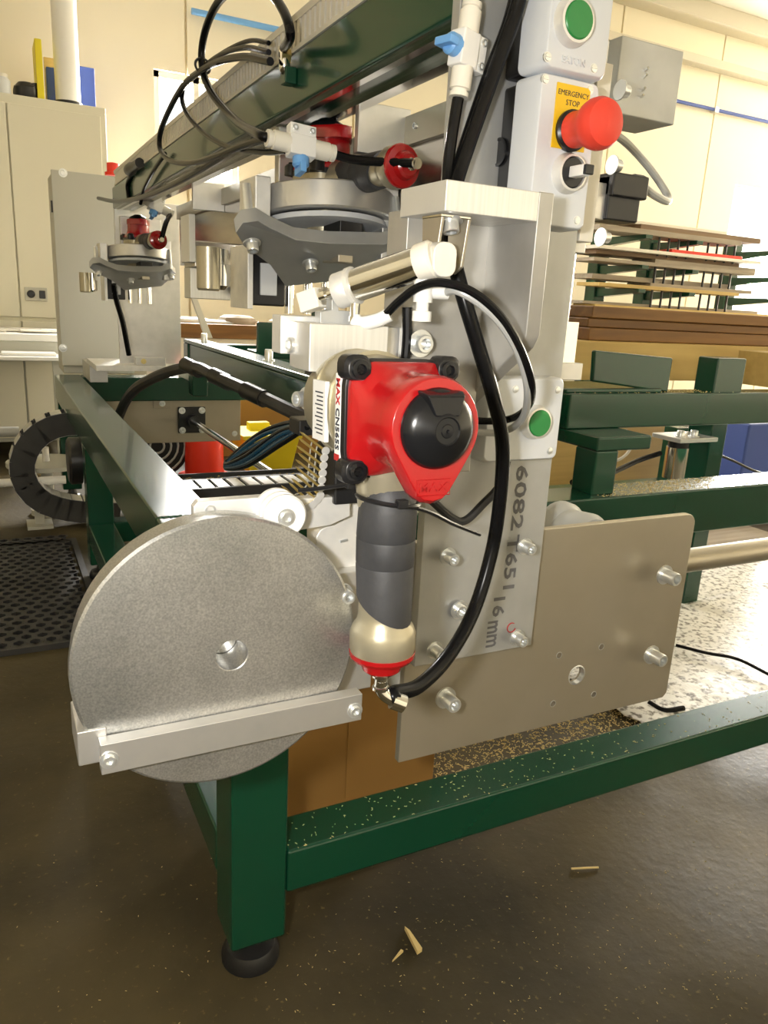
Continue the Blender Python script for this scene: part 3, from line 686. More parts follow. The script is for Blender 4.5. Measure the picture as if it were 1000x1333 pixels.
MB().lathe(ce, (0,-1,0), [(.0140,.004),(.0145,.008),(.0142,.014),(.0150,.022),(.0185,.029),(.0200,.034),(.0198,.040),(.0175,.045),(.0110,.048),(0,.049)], 36).build('mushroom_button', 'red_soft', eb)
# selector switch
cs = at(738, 226, y=EY)
z_ = bz(cs, .0150, 'alu_bright', eb, 'selector_bezel')
MB().lathe(cs, (0,-1,0), [(.0128,.002),(.0128,.007),(.0115,.0085),(0,.0085)], 28).build('selector_hub', 'black', z_)
MB().box(-.0045,.0045,-.026,-.008,-.0045,.0045).xf(Matrix.Translation(cs)).build('selector_lever', 'white', z_, .001)
MB().box(-.0045,.0045,-.030,-.026,-.0040,.0040).xf(Matrix.Translation(cs)).build('lever_tip', 'black', z_, .001)
# round black knock-out on the side of the base
kc = at(650, 198, x=ex0+.001)
MB().lathe(kc, (-1,0,0), [(.012,-.001),(.012,.0012),(.010,.0015),(.0095,.0005),(0,.0005)], 24).build('knockout', 'black_cap', eb)

# ================================================================ HEADS ON THE GANTRY (vertical nailers)
HC = Vector((0.425, 1.05, 0.916))
def nail_head(off, glabel, hlabel, full=True):
    O = Vector(off); C_ = HC + O
    h = thing('nailing_head', hlabel, 'nailing head', C_ - Vector((0,0,.08)))
    T_ = Matrix.Translation(O)
    def bl(b, n, m, bev=0.0, par=None): return b.xf(T_).build(n, m, par or h, bev)
    tl = (Matrix.Rotation(math.radians(-7), 3, 'X') @ Vector((0,0,1)))
    bl(MB().lathe(HC, tl, [(.080,-.014),(.094,-.014),(.096,-.012),(.096,.018),(.094,.020),(.0,.020)], 48, cap=False), 'ring', 'alu')
    bl(MB().lathe(HC, tl, [(.0,-.024),(.088,-.024),(.086,-.017),(.0,-.017)], 40, cap=False), 'pressure_disc', 'enclosure')
    # carrier plate hung below the ring, sloping away
    pts = [(307,303,.965),(316,290,.965),(336,287,.965),(352,297,.965),(385,312,.965),(430,317,.965),(500,318,.965),(524,309,.965),(527,326,1.00),(470,362,1.08),(372,373,1.10),(352,345,1.05),(318,320,1.00)]
    P = [at(a, c, y=y) for a, c, y in pts]
    # fit the outline to one inclined plane
    P = [Vector((p.x, p.y, 0.866 - (p.y-0.965)*0.36)) for p in P]
    P = [at(a, c, y=y) for a, c, y in pts]
    bl(MB().prism(P, (0, .010, .016)), 'carrier_plate', 'alu_column', .0008)
    for q, yy in (((328,316),.985),((404,342),1.03),((518,330),.99)):
        p = at(*q, y=yy); o_ = bolt(p+O, .0075, .012, h, (0,-.5,-1))
    for q, yy in (((326,300),.98),((520,312),.98)):
        p = at(*q, y=yy); bl(MB().cyl(p, p+Vector((0,0.02,.055)), .006, n=12), 'standoff', 'zinc_bolt')
    bl(MB().box(HC.x-.115,HC.x-.094,1.00,1.07,.880,.945), 'side_block', 'alu_bright', .002)
    bl(MB().box(HC.x+.066,HC.x+.089,1.00,1.07,.850,.965), 'side_block', 'alu', .002)
    bl(MB().box(HC.x-.035,HC.x+.089,1.145,1.165,.85,1.035), 'back_plate', 'alu', .002)
    # small cylinders and blocks under the plate
    bl(MB().box(HC.x-.085,HC.x-.030,1.12,1.18,.785,.868), 'sensor_block', 'black', .003)
    bl(MB().box(HC.x-.094,HC.x-.086,1.10,1.19,.780,.868), 'guide_plate', 'alu_bright', .001)
    bl(MB().box(HC.x-.070,HC.x-.045,1.115,1.12,.800,.845), 'display', 'enclosure', .001)
    for dx in (-.01, .02, .05):
        bl(MB().cyl((HC.x+dx,1.16,.775),(HC.x+dx,1.16,.87), .007, n=12), 'guide_pin', 'chrome')
    bl(MB().lathe((HC.x-.125,1.13,.86), (0,0,-1), [(.010,0),(.010,.02),(.014,.021),(.014,.05),(.006,.056)], 16), 'nozzle', 'chrome')
    bl(MB().lathe((HC.x-.150,1.10,.86), (0,0,-1), [(.016,0),(.016,.055),(.014,.058)], 18), 'pneumatic_cylinder', 'champagne')
    G_ = T_ @ Matrix.Translation((HC.x+.005, 1.06, .966)) @ Matrix.Rotation(math.radians(8), 4, 'Z') @ Matrix.Rotation(math.radians(-90), 4, 'X')
    nail_gun(G_, glabel, (C_.x, C_.y, .93), detail=False)
    return G_
G1 = nail_head((0,0,0), 'upright nailer with red cap above the nearer round head, grip towards the column', 'round aluminium nailing head with sloping carrier plate, nearer one on the gantry')
G2 = nail_head((-.01,1.47,-.022), 'upright nailer with red cap on the head beside the grey switch cabinet', 'round aluminium nailing head beside the grey switch cabinet')
# middle station between the two heads
ms = thing('clamp_station', 'stainless clamping blocks hung from the gantry panel between the two round heads', 'clamp', (0.46, 1.7, 0.79))
MB().box(0.395, 0.485, 1.74, 1.80, .785, .850).build('block', 'alu_brushed', ms, .002)
MB().box(0.492, 0.575, 1.70, 1.76, .785, .869).build('block', 'stainless', ms, .004)
MB().box(0.40, 0.514, 1.72, 1.82, .850, .905).build('head_plate', 'stainless', ms, .003)
MB().box(0.385, 0.398, 1.70, 1.78, .860, .955).build('side_plate', 'white', ms, .001)
MB().prism([(0.575,1.70,.87),(0.60,1.70,.87),(0.585,1.70,.785),(0.565,1.70,.785)], (0,.05,0)).build('end_lever', 'steel_plate', ms, .001)
for zz in (.81, .83): MB().cyl((0.487,1.72,zz),(0.487,1.70,zz), .010, n=14).build('knob', 'black', ms)

# ================================================================ VALVES AND HOSES
def hand_valve(c, ax, label, knob_dir, s=1.0):
    t = thing('shutoff_valve', label, 'valve', c)
    ax = Vector(ax).normalized(); c = Vector(c); kd = Vector(knob_dir); kd = (kd - ax*kd.dot(ax)).normalized(); sd = ax.cross(kd)
    Mv = Matrix((ax, kd, sd)).transposed().to_4x4(); Mv.translation = c
    MB().box(-.013*s,.013*s,-.008*s,.011*s,-.008*s,.008*s).xf(Mv).build('body', 'white', t, .0015)
    MB().box(-.013*s,.013*s,-.018*s,-.008*s,-.006*s,.006*s).xf(Mv).build('mounting_lug', 'white', t, .001)
    for sg in (-1, 1):
        MB().lathe(Mv @ Vector((sg*.012*s,0,0)), ax*sg, [(.0085*s,0),(.0085*s,.016*s),(.0065*s,.0165*s),(.0065*s,.018*s),(.0078*s,.0185*s),(.0078*s,.022*s)], 18).build('push_fitting', 'white_warm', t)
        bolt(Mv @ Vector((sg*.0085*s,-.013*s,-.006*s)), .0028*s, .002*s, t, -sd, name='screw', washer=False)
    k_ = MB().lathe((0,.010*s,0), (0,1,0), [(.008*s,0),(.008*s,.008*s),(.006*s,.010*s)], 14).xf(Mv).build('knob', 'valve_blue', t)
    MB().box(-.003*s,.003*s,.016*s,.026*s,-.009*s,.009*s).xf(Mv).build('knob_wing', 'valve_blue', k_, .001)
    return c - ax*.030*s, c + ax*.030*s
def hose(name, pts, r, label, cat='hose', m_='hose', n=10, group=None):
    return one(name, MB().tube(pts, r, n), m_, label, cat, group)
# valve on the column
vc = at(606, 66, y=YC-.016)
va, vb = hand_valve(vc, (at(597,120,y=YC-.016)-at(616,-10,y=YC-.016)), 'white shut-off valve with blue knob on a hose in front of the column', (-1,-.25,0), 1.05)
hose('air_hose', [va+Vector((0,.0,.002)), at(621,-12,y=YC-.016), at(624,-60,y=YC-.012)], .0048, 'short black hose above the white valve on the column')
hose('air_hose', [vb, at(597,125,y=YC-.014), at(588,180,y=YC-.012), at(583,225,y=YC-.012), at(584,262,y=YC-.02)], .0050, 'black hose from the white valve down behind the bracket block')
# big supply hose of the front nailer
g_in = inlet+Vector((.014,-.007,-.0125))
hose('air_hose', [g_in, at(512,903,y=.468), at(545,893,y=.480), at(583,855,y=.505), at(617,795,y=.53), at(641,715,y=.54), at(652,640,y=.535), at(654,575,y=.532), at(643,520,y=.532), at(624,455,y=.535), at(603,385,y=.54), at(590,330,y=.553), at(588,285,y=.585), at(594,240,y=.606), at(615,175,y=.606), at(645,90,y=.600), at(670,20,y=.592), at(683,-30,y=.585)], .0062, 'thick black supply hose looping from the grip of the front nailer', n=14)
hose('air_hose', [at(585,245,y=.614), at(603,190,y=.614), at(632,105,y=.610), at(660,30,y=.604), at(675,-30,y=.600)], .0042, 'slim black hose running beside the thick supply hose up the column')
hose('air_hose', [f1+Vector((.018,-.015,-.003)), at(520,392,y=.535), at(545,374,y=.520), at(575,368,y=.505), at(615,380,y=.494), at(652,412,y=.488), at(678,455,y=.488), at(692,500,y=.498), at(688,528,y=.525), at(665,545,y=.560), at(625,548,y=.575), at(600,540,y=.575)], .0033, 'thin black tube arching from the air cylinder over to the lower control box')
hose('air_hose', [f2+Vector((.017,-.004,.002)), at(595,378,y=.505), at(625,395,y=.495), at(655,425,y=.490), at(677,465,y=.492), at(687,510,y=.505), at(680,545,y=.540), at(655,562,y=.574), at(620,562,y=.576), at(600,555,y=.576)], .0033, 'pale grey tube arching beside the thin black tube', m_='hose_grey')
hose('air_hose', [at(530,400,y=.566), at(530,440,y=.566), at(527,475,y=.566)], .0042, 'short black hose down the bracket behind the air cylinder')
hose('air_hose', [at(548,632,y=.600), at(566,655,y=.604), at(600,679,y=.606), at(630,655,y=.606), at(652,630,y=.604), at(660,600,y=.603)], .0042, 'dark hose hanging in a V behind the front nailer', m_='rubber')
# cable ties
ct = thing('cable_tie', 'black cable tie strapped around the top of the rubber grip', 'cable tie', V3(GM,(0,.008,-.062)))
ring = [V3(GM, (.0225*math.cos(a), .008+.0240*math.sin(a), -.060-.003*math.cos(a))) for a in [2*math.pi*i/20 for i in range(21)]]
MB().tube(ring, .0018, 6, sub=2).build('strap', 'black', ct)
hd = at(523,656,y=.452)
MB().box(-.004,.004,-.003,.003,-.003,.003).xf(Matrix.Translation(hd)).build('lock_head', 'black', ct, .0006)
MB().tube([hd, at(560,667,y=.462), at(590,682,y=.470), at(625,696,y=.476)], .0016, 6).build('tail', 'black', ct)
ct2 = thing('cable_tie', 'black cable tie sticking out to the left of the nailer neck', 'cable tie', at(455,632,y=.5))
MB().tube([at(457,630,y=.490), at(430,634,y=.500), at(405,637,y=.505), at(388,638,y=.508)], .0017, 6).build('tail', 'black', ct2)
MB().box(-.004,.004,-.003,.003,-.003,.003).xf(Matrix.Translation(at(457,630,y=.490))).build('lock_head', 'black', ct2, .0006)

# hoses along the gantry beam
hx = .335
H_ = lambda pts, x_=hx: [at(*p, x=x_) for p in pts]
v1 = at(392, 190, y=.93)
va, vb = hand_valve(v1, at(440,203,y=.93)-at(345,181,y=.93), 'white shut-off valve with blue knob above the nearer round head', (-.2,-.2,-1), 1.25)
fit = at(372, 92, x=GX0-.012)
ft = thing('hose_fitting', 'chrome elbow fitting screwed into the green gantry beam', 'fitting', fit)
MB().tube([fit+Vector((.014,0,0)), fit, fit+Vector((-.003,-.002,.008)), fit+Vector((-.004,-.002,.026))], .007, 12).build('elbow', 'chrome', ft)
MB().cyl(fit+Vector((-.008,-.002,.016)), fit+Vector((.004,-.002,.016)), .009, n=6).build('hex_nut', 'brass', ft)
MB().box(-.004,.012,-.010,.010,-.016,.004).xf(Matrix.Translation(fit)).build('base', 'green', ft, .002)
hose('air_hose', [fit+Vector((-.004,-.002,.024))] + H_([(378,45),(368,12),(345,-14),(310,-16),(283,5),(266,45),(263,85),(275,120),(305,155)]) + [at(335,174,y=.96), va], .0058, 'black hose looping high over the gantry beam to the white valve', n=12)
gi1 = V3(G1, (0,.008,-.205))
hose('air_hose', [vb, at(452,206,y=.92), at(480,210,y=.90), gi1+Vector((0,-.004,0))], .0052, 'short black hose from the white valve to the red end of the upright nailer')
hose('air_hose', H_([(352,80),(318,74),(285,80),(262,92),(240,110),(222,140),(209,172),(209,195),(222,209),(250,212),(285,202),(320,188),(350,180)], .33), .0050, 'black hose sagging in a wide loop beside the slotted duct')
hose('air_hose', H_([(350,68),(320,62),(290,70),(265,87),(244,105)], .34), .0036, 'thin black cable leaving the slotted duct in a bundle')
hose('air_hose', H_([(350,56),(326,53),(298,64),(270,82),(246,103)], .345), .0030, 'thinnest black cable arching over the bundle at the duct')
hose('air_hose', H_([(240,108),(237,130),(246,152),(268,175),(300,192),(345,198),(372,196)], .34), .0040, 'black tube hanging below the cable bundle along the beam')
hose('air_hose', H_([(128,258),(150,262),(180,258),(215,245),(255,224),(300,196),(330,184)], .36), .0060, 'long black hose sweeping from the far end of the beam')
hose('air_hose', H_([(182,208),(172,225),(166,240),(168,262)], .37), .0055, 'black cable dropping at the far end of the gantry beam')
hose('air_hose', H_([(215,200),(200,222),(188,245),(183,265)], .365), .0045, 'second black cable dropping beside the far end of the gantry beam')
tt = thing('cable_tie', 'black cable tie around the hose bundle near the slotted duct', 'cable tie', at(264,86,x=.335))
MB().tube([at(264,86,x=.335)+Vector((.012*math.cos(a),0.004*math.sin(a),.012*math.sin(a))) for a in [2*math.pi*i/12 for i in range(13)]], .002, 6, sub=2).build('strap', 'black', tt)
MB().tube([at(268,88,x=.33), at(282,84,x=.325)], .0015, 6).build('tail', 'black', tt)
ct3 = thing('cable_gland', 'thick black cable gland at the far end of the beam', 'cable gland', at(165,228,x=.37))
MB().lathe(at(182,212,x=.365), at(152,233,x=.365)-at(182,212,x=.365), [(.012,0),(.012,.10),(.016,.12),(.016,.16),(.010,.19)], 16).build('gland', 'black', ct3)
hose('air_hose', [at(148,370,y=2.50), at(152,392,y=2.52), at(160,420,y=2.55), at(168,462,y=2.58)], .0085, 'black hose hanging from the head beside the grey switch cabinet')
v2 = at(203, 268, y=2.40)
va, vb = hand_valve(v2, at(215,276,y=2.40)-at(188,262,y=2.40), 'small cream shut-off valve above the head beside the switch cabinet', (-.2,-.2,-1), 1.5)
gi2 = V3(G2, (0,.008,-.205))
hose('air_hose', [vb, (vb+gi2)/2+Vector((0,0,.01)), gi2], .0070, 'short black hose to the red end of the nailer beside the switch cabinet')
# cables right of the column
sb = thing('solenoid_valve', 'black solenoid coil with plug mounted right of the emergency stop box', 'solenoid valve', at(800,290,y=.66))
a0, a1 = at(783,226,y=.66), at(817,292,y=.66)
MB().box(a0.x, a1.x, .645, .675, a1.z, a0.z-.002).build('coil', 'black', sb, .002)
MB().box(a0.x, a1.x+.004, .640, .680, (a0.z+a1.z)/2, a0.z).build('plug', 'black', sb, .002)
pg = at(835,240,y=.66)
MB().cyl((a1.x,.66,pg.z), (pg.x,.66,pg.z), .009, n=14).build('cable_gland', 'black', sb)
MB().box(a0.x-.02, a0.x+.003, .650, .672, a1.z, a1.z+.035).build('valve_body', 'alu', sb, .001)
hose('signal_cable', [(pg.x-.002,.66,pg.z), at(852,254,y=.665), at(869,262,y=.68), at(868,252,y=.70), at(845,218,y=.71), at(812,183,y=.70), at(780,165,y=.68)], .0042, 'grey cable looping from the black solenoid plug', 'cable', 'hose_grey')
tb_ = thing('terminal_box', 'bare sheet metal box behind the emergency stop button', 'box', at(825,150,y=.72))
b0, b1 = at(793,52,y=.72), at(850,165,y=.72)
MB().box(b0.x, b1.x+.012, .70, .76, b1.z, b0.z).build('housing', 'alu_column', tb_, .0015)
for q in ((840,92),(838,101),(836,118),(834,127)): MB().tube([at(*q, y=.70), at(q[0]+4,q[1]-4,y=.695)], .0014, 6).build('wire_tie', 'chrome', tb_)

# ================================================================ CABLE CHAIN
cc = thing('cable_chain', 'black plastic cable chain bent in a C beside the green frame', 'cable chain', (0.1, 2.72, 0.0))
path = [at(*p, y=2.72) for p in ((150,553),(118,550),(98,549),(76,551),(56,559),(40,573),(30,592),(28,612),(36,632),(52,648),(70,656),(92,661),(115,663),(140,664),(160,665))]
# even out along the path
def resample(P, step):
    out = [P[0].copy()]; acc = 0
    for a, c in zip(P, P[1:]):
        L_ = (c-a).length; d_ = step-acc
        while d_ <= L_: out.append(a.lerp(c, d_/L_)); d_ += step
        acc = (acc + L_) % step
    return out
dense = []
for i in range(len(path)-1):
    a, b_, c, d_ = path[max(i-1,0)], path[i], path[i+1], path[min(i+2,len(path)-1)]
    for k in range(10):
        t = k/10; dense.append(0.5*((2*b_)+(c-a)*t+(2*a-5*b_+4*c-d_)*t*t+(3*b_-a-3*c+d_)*t**3))
lk = resample(dense, .040)
side = MB().box(-.024,.024,-.004,.004,-.037,.037).mesh('link', 'rubber')
strap = MB().box(-.0165,.0165,-.040,.040,-.003,.003).mesh('crossbar', 'alu')
for a, c in zip(lk, lk[1:]):
    d_ = (c-a).normalized(); Mx = frame_m((a+c)/2, d_, (0,1,0))
    l_ = put('link', side, cc, Mx @ Matrix.Translation((0,-.042,0))); put('link', side, cc, Mx @ Matrix.Translation((0,.042,0)))
    for zz in (-.036, .036): put('crossbar', strap, l_, Mx @ Matrix.Translation((0,0,zz)))
cc2 = thing('cable_chain', 'lower run of black cable chain with silver crossbars inside the frame', 'cable chain', (0.5, 1.5, 0.28))
side2 = MB().box(-.017,.017,-.0045,.0045,-.020,.020).mesh('link', 'rubber')
strap2 = MB().box(-.0125,.0125,-.036,.036,.0160,.0205).mesh('crossbar', 'alu_bright')
c0_ = at(205,645,y=1.62)
for i in range(16):
    p = Vector((c0_.x+.034*i, 1.62, c0_.z)); l_ = put('link', side2, cc2, Matrix.Translation(p+Vector((0,-.0405,0)))); put('link', side2, cc2, Matrix.Translation(p+Vector((0,.0405,0)))); put('crossbar', strap2, l_, Matrix.Translation(p))
one('chain_tray', MB().box(0.30, 1.0, 1.66, 1.86, c0_.z-.035, c0_.z-.020).box(0.30, 1.0, 1.855, 1.86, c0_.z-.035, c0_.z-.012), 'rubber', 'black tray of sawdust behind the silver crossbars of the chain', 'tray')
cbl = hose('cable_bundle', [at(140,585,y=2.6), at(165,520,y=2.4), at(200,492,y=2.2), at(250,478,y=2.0), at(285,492,y=1.8), at(330,512,y=1.6), at(400,545,y=1.4), at(440,560,y=1.3)], .015, 'thick black sleeved cable bundle hanging from the table rail', 'cable', 'rubber')
for q_, y_ in (((250,478),2.0),((288,493),1.79),((332,513),1.59)):
    p_ = at(*q_, y=y_); MB().cyl(p_-Vector((.01,-.035,-.004)), p_+Vector((.01,-.035,-.006)), .019, n=14).build('sleeve_collar', 'black', cbl)
for i, (c_, dz) in enumerate((('hose_blue', 0), ('hose', .005), ('hose_blue', -.004), ('hose', -.0055))):
    hose('air_tube', [at(400,553,y=.72), at(372,556+i,y=.80)+Vector((0,0,dz)), at(335,570+2*i,y=.88)+Vector((0,0,dz)), at(298,600,y=.95)+Vector((0,0,dz*.4)), at(296,607,y=.93)+Vector((0,0,dz*.5)), at(322,597+i,y=.86)+Vector((0,0,dz)), at(365,566+2*i,y=.76)+Vector((0,0,dz)), at(400,556,y=.70)], .0030, ('middle blue', 'topmost black', 'lower blue', 'lowest black')[i]+' air tube of the tight loop left of the nailer', 'hose', c_)
one('tube_clip', MB().box(*sum([[at(385,548,y=.71).x, at(415,548,y=.71).x], [.70,.73], [at(400,565,y=.71).z, at(400,545,y=.71).z]], [])), 'black', 'black clip holding the loop of blue tubes', 'clip', bev=.002)

# ================================================================ WORKSHOP BEHIND
# tall cabinet against the wall
kc_ = thing('storage_cabinet', 'tall cream double door steel storage cabinet with black lock handle', 'cabinet', (0.2, 4.8, 0.0))
KY = 4.60; kz = 1.70
MB().box(-0.31, 0.62, KY+.02, 5.12, 0.0, kz).build('carcass', 'cabinet', kc_, .004)
for (xa, xb) in ((-0.295, 0.143), (0.150, 0.590)):
    for (za, zb) in ((0.70-.08, kz-.045), (0.03, 0.60)):
        d_ = MB().box(xa, xb, KY, KY+.02, za, zb).build('door', 'cabinet', kc_, .004)
hp = at(47,383,y=KY)
h_ = MB().box(hp.x-.055, hp.x+.055, KY-.008, KY, hp.z-.035, hp.z+.035).build('lock_plate', 'cabinet_grey', kc_, .003)
MB().lathe((hp.x-.025, KY-.008, hp.z), (0,-1,0), [(.020,0),(.020,.004),(.012,.006),(.012,.003),(0,.003)], 20).build('lock_cylinder', 'black', h_)
MB().box(hp.x+.015, hp.x+.045, KY-.016, KY-.008, hp.z-.02, hp.z+.02).build('latch_handle', 'black', h_, .003)
# things on top of the cabinet
def onk(px, y): return at(px, 130, y=y).x
xr_ = onk(89, 4.75); z_ = kz
pr = thing('film_roll', 'tall white roll of film standing on the cream cabinet', 'film roll', (xr_, 4.75, kz))
MB().cyl((xr_,4.75,kz),(xr_,4.75,kz+.56), .062, n=28).build('film', 'white', pr)
for zz in (kz, kz+.54): MB().cyl((xr_,4.75,zz),(xr_,4.75,zz+.025), .068, n=28).build('end_flange', 'black', pr)
one('blue_box', MB().box(onk(105,4.9), onk(124,4.9), 4.88, 4.93, kz, kz+.24), 'blue', 'upright blue box behind the white roll on the cabinet', 'box', bev=.004)
one('blue_box', MB().box(onk(62,4.9), onk(80,4.9), 4.88, 4.93, kz, kz+.21), 'blue', 'upright blue box between the yellow file and the white roll', 'box', bev=.004)
one('paper_folder', MB().box(onk(60,4.95), onk(78,4.95), 4.95, 4.97, kz, kz+.27), 'wood_pale', 'tan folder standing behind the blue box on the cabinet', 'folder')
one('yellow_file', MB().box(onk(49,4.72), onk(58,4.72), 4.70, 4.90, kz, kz+.29), 'yellow_box', 'slim bright yellow file standing on the cabinet', 'file', bev=.004)
bx = onk(36, 4.72)
b = MB()
for i in range(7):
    a = i*.9; b.tube([(bx+.055*math.cos(t+a), 4.75+.05*math.sin(t+a)*math.cos(a), kz+.045+.035*math.sin(t*1.3+a)) for t in [k*.5 for k in range(13)]], .010, 6, sub=3)
b.lathe((bx,4.75,kz), (0,0,1), [(.05,0),(.062,.02),(.062,.06),(.04,.085)], 14)
bw = b.build('black_wire_ball', 'black'); bw['kind'] = 'stuff'; tag(bw, 'black tangle of wire lying on top of the cabinet', 'wire')
jx = onk(4, 4.70)
jr = thing('glass_jar', 'small pale glass jar standing at the edge of the cabinet top', 'jar', (jx,4.70,kz))
MB().lathe((jx,4.70,kz), (0,0,1), [(.035,0),(.040,.01),(.040,.07),(.028,.085)], 20).build('jar_body', 'enclosure', jr)
MB().cyl((jx,4.70,kz+.085),(jx,4.70,kz+.10), .030, n=20).build('lid', 'white_warm', jr)
# low white bench in front of the cabinet
wb = thing('white_bench', 'white topped side bench in front of the cream cabinet', 'bench', (0.0, 4.1, 0.0))
MB().box(-0.9, 0.31, 3.85, 4.45, .545, .575).build('worktop', 'white', wb, .004)
MB().box(-0.9, 0.33, 3.65, 3.85, .475, .492).build('front_shelf', 'white', wb, .004)
MB().box(-0.85, 0.28, 3.90, 4.40, 0.08, .545).build('cupboard', 'cabinet_grey', wb, .004)
for (xa, xb) in ((-.84, -.30), (-.29, .118), (.126, .275)): MB().box(xa, xb, 3.885, 3.90, 0.10, .46).build('cupboard_door', 'cabinet', wb, .003)
MB().box(-.85, .28, 3.86, 3.90, .475, .545).build('drawer_front', 'cabinet_grey', wb, .003)
for xx in (-.8, .25): MB().box(xx-.02, xx+.02, 3.68, 3.72, 0.0, .476).build('leg', 'cabinet_grey', wb)
for i in range(5):
    xx = -.15+.09*i; one('paper_sheet', MB().box(xx, xx+.12, 3.95+.03*(i % 3), 4.10, .575+.002*i, .577+.002*i+.004), 'white_warm', 'loose sheet of paper lying on the white side bench', 'paper', 'papers on the white bench')
one('tray', MB().box(0.03, .25, 3.70, 3.82, .492, .505), 'white', 'flat white tray on the front shelf of the side bench', 'tray', bev=.004)
# back work bench
wk = thing('work_bench', 'wooden topped work bench along the back wall', 'bench', (1.3, 4.5, 0.0))
MB().box(0.70, 2.6, 4.20, 4.90, .560, .635).build('worktop', 'wood', wk, .004)
MB().box(0.72, 2.58, 4.22, 4.88, .30, .560).build('drawer_row', 'white_warm', wk, .004)
for xx in (.74, 1.6, 2.5): MB().box(xx, xx+.06, 4.25, 4.85, 0.0, .30).build('leg', 'cabinet_grey', wk)
for i, (xx, w_, h_, m_, lb_) in enumerate(((.98,.22,.03,'white','white cloth heap on the wooden work bench'),(1.24,.20,.05,'wood_grey','brown rag on the wooden work bench'),(.82,.12,.07,'rubber','dark tin on the wooden work bench'),(1.55,.25,.04,'white_warm','stack of pale paper on the wooden work bench'),(1.15,.28,.02,'enclosure','grey tray on the wooden work bench'))):
    rings = []
    for k in range(5):
        f_ = (1, 1.05, .95, .7, .3)[k]; rings.append([(xx+w_/2*f_*math.cos(a)*(1+.15*math.sin(3*a+i)), 4.34+.06*f_*math.sin(a), .635+h_*(0,.3,.7,.95,1)[k]) for a in [2*math.pi*j/16 for j in range(16)]])
    one('bench_clutter', MB().loft(rings), m_, lb_, 'clutter')
one('wooden_lath', MB().prism([at(244,372,y=2.75), at(250,372,y=2.75), at(277,440,y=2.72), at(268,440,y=2.72)], (0,.02,0)), 'white_warm', 'pale lath leaning behind the table rail', 'lath')
# small silver and red odds on the far carriage
fc = thing('limit_switch', 'silver limit switch with brass stud on the far carriage', 'switch', (0.47,2.75,.548))
MB().box(0.43,.53,2.72,2.76,.548,.575).build('housing','alu',fc,.002)
MB().cyl((.455,2.715,.562),(.455,2.725,.562),.009,n=12).build('stud','brass',fc)
one('red_tool', MB().cyl((.60,2.72,.553),(.72,2.74,.553),.006,n=10), 'red_bucket', 'thin red handled tool lying on the far carriage', 'tool')

# right hand cantilever rack with boards
RY = 4.0
def rx(px): return at(px, 350, y=RY).x
rk = thing('cantilever_rack', 'green cantilever rack with dark pegs full of boards', 'rack', (4.0, 4.3, 0.0))
for px_ in (833, 899, 1010):
    MB().box(rx(px_)-.05, rx(px_)+.05, 4.36, 4.46, 0.0, 1.42).build('upright', 'green', rk, .004)
levels = [at(830, y_, y=RY).z for y_ in (305, 345, 376, 412)]
shelfz = []
for i, zz in enumerate(levels):
    for px_ in (833, 899, 1010):
        ar = MB().prism([(rx(px_)-.03, 4.36, zz-.06), (rx(px_)-.03, RY-.05, zz-.025), (rx(px_)-.03, RY-.05, zz), (rx(px_)-.03, 4.36, zz)], (.06,0,0)).build('arm', 'green', rk, .002)
        for dx in (-.09, .0, .09, .18):
            MB().cyl((rx(px_)+.25+dx, RY+.02, zz-.12), (rx(px_)+.25+dx, RY+.02, zz+.004), .008, n=8).build('peg', 'black', rk)
mats_ = ['wood_grey', 'wood_pale', 'wood_dull', 'wood_grey', 'white_warm']
names_ = {'wood_grey': 'grey weathered', 'wood_pale': 'pale yellow', 'wood_dull': 'dark brown', 'white_warm': 'whitewashed'}
lvn = ['top', 'second', 'third', 'lowest']
for i, zz in enumerate(levels):
    xa, xb = rx(765), rx(985 if i < 3 else 1030)
    zc = zz
    for j in (range(5) if i == 1 else range(3)):
        L_ = xb - xa
        s0 = xa + random.uniform(0, .45)*L_*(1 if j % 2 else .2); s1 = xb - random.uniform(0, .30)*L_*(0 if j % 2 else .8)
        th = random.uniform(.018, .034); m_ = mats_[(i*3+j*2) % 5]
        if i == 1 and j == 4: m_ = 'red_bucket'; s0 = rx(872); s1 = rx(965)
        y0 = RY - .03 + .035*(j % 3)
        lab_ = 'bright red board on top of the rack pile' if m_ == 'red_bucket' else '%s long board lying on the %s arms of the green rack' % (names_[m_], lvn[i])
        one('board', MB().box(s0, s1, y0, y0+.22, zc, zc+th), m_, lab_, 'board', 'boards on the %s rack arms' % lvn[i], .002)
        zc += th+.0005
# planks on the table behind the column
woodz = at(762,470,y=1.50).z
for i, (pa, pb, m_, lb_) in enumerate((((742,500),(742,443),'wood_pale','pale yellow timber baulk lying on the green table'),)):
    za, zb = at(*pa, y=1.42).z, at(*pb, y=1.42).z
    one('timber', MB().box(at(738,470,y=1.42).x, 2.5, 1.42, 1.50, TZ-.004, zb), m_, lb_, 'timber', bev=.003)
ztop = at(742,443,y=1.42).z
for i, (h_, yo) in enumerate(((.030,0.0),(.022,.012),(.028,.004))):
    one('plank', MB().box(at(763,440,y=1.45).x+.003*i, 2.6, 1.44+yo, 1.62+yo, ztop+.0005+sum((.030,.022,.028)[:i])*1.0, ztop+sum((.030,.022,.028)[:i+1])), 'wood',
        ('bottom', 'middle', 'top')[i]+' brown plank of the stack on the pale timber baulk', 'plank', 'brown planks on the table', .003)
one('pale_block', MB().box(at(985,480,y=1.30).x, at(985,480,y=1.30).x+.12, 1.25, 1.36, TZ-.002, at(985,458,y=1.30).z), 'wood_pale', 'pale wooden block beside the green stop post', 'block', bev=.002)
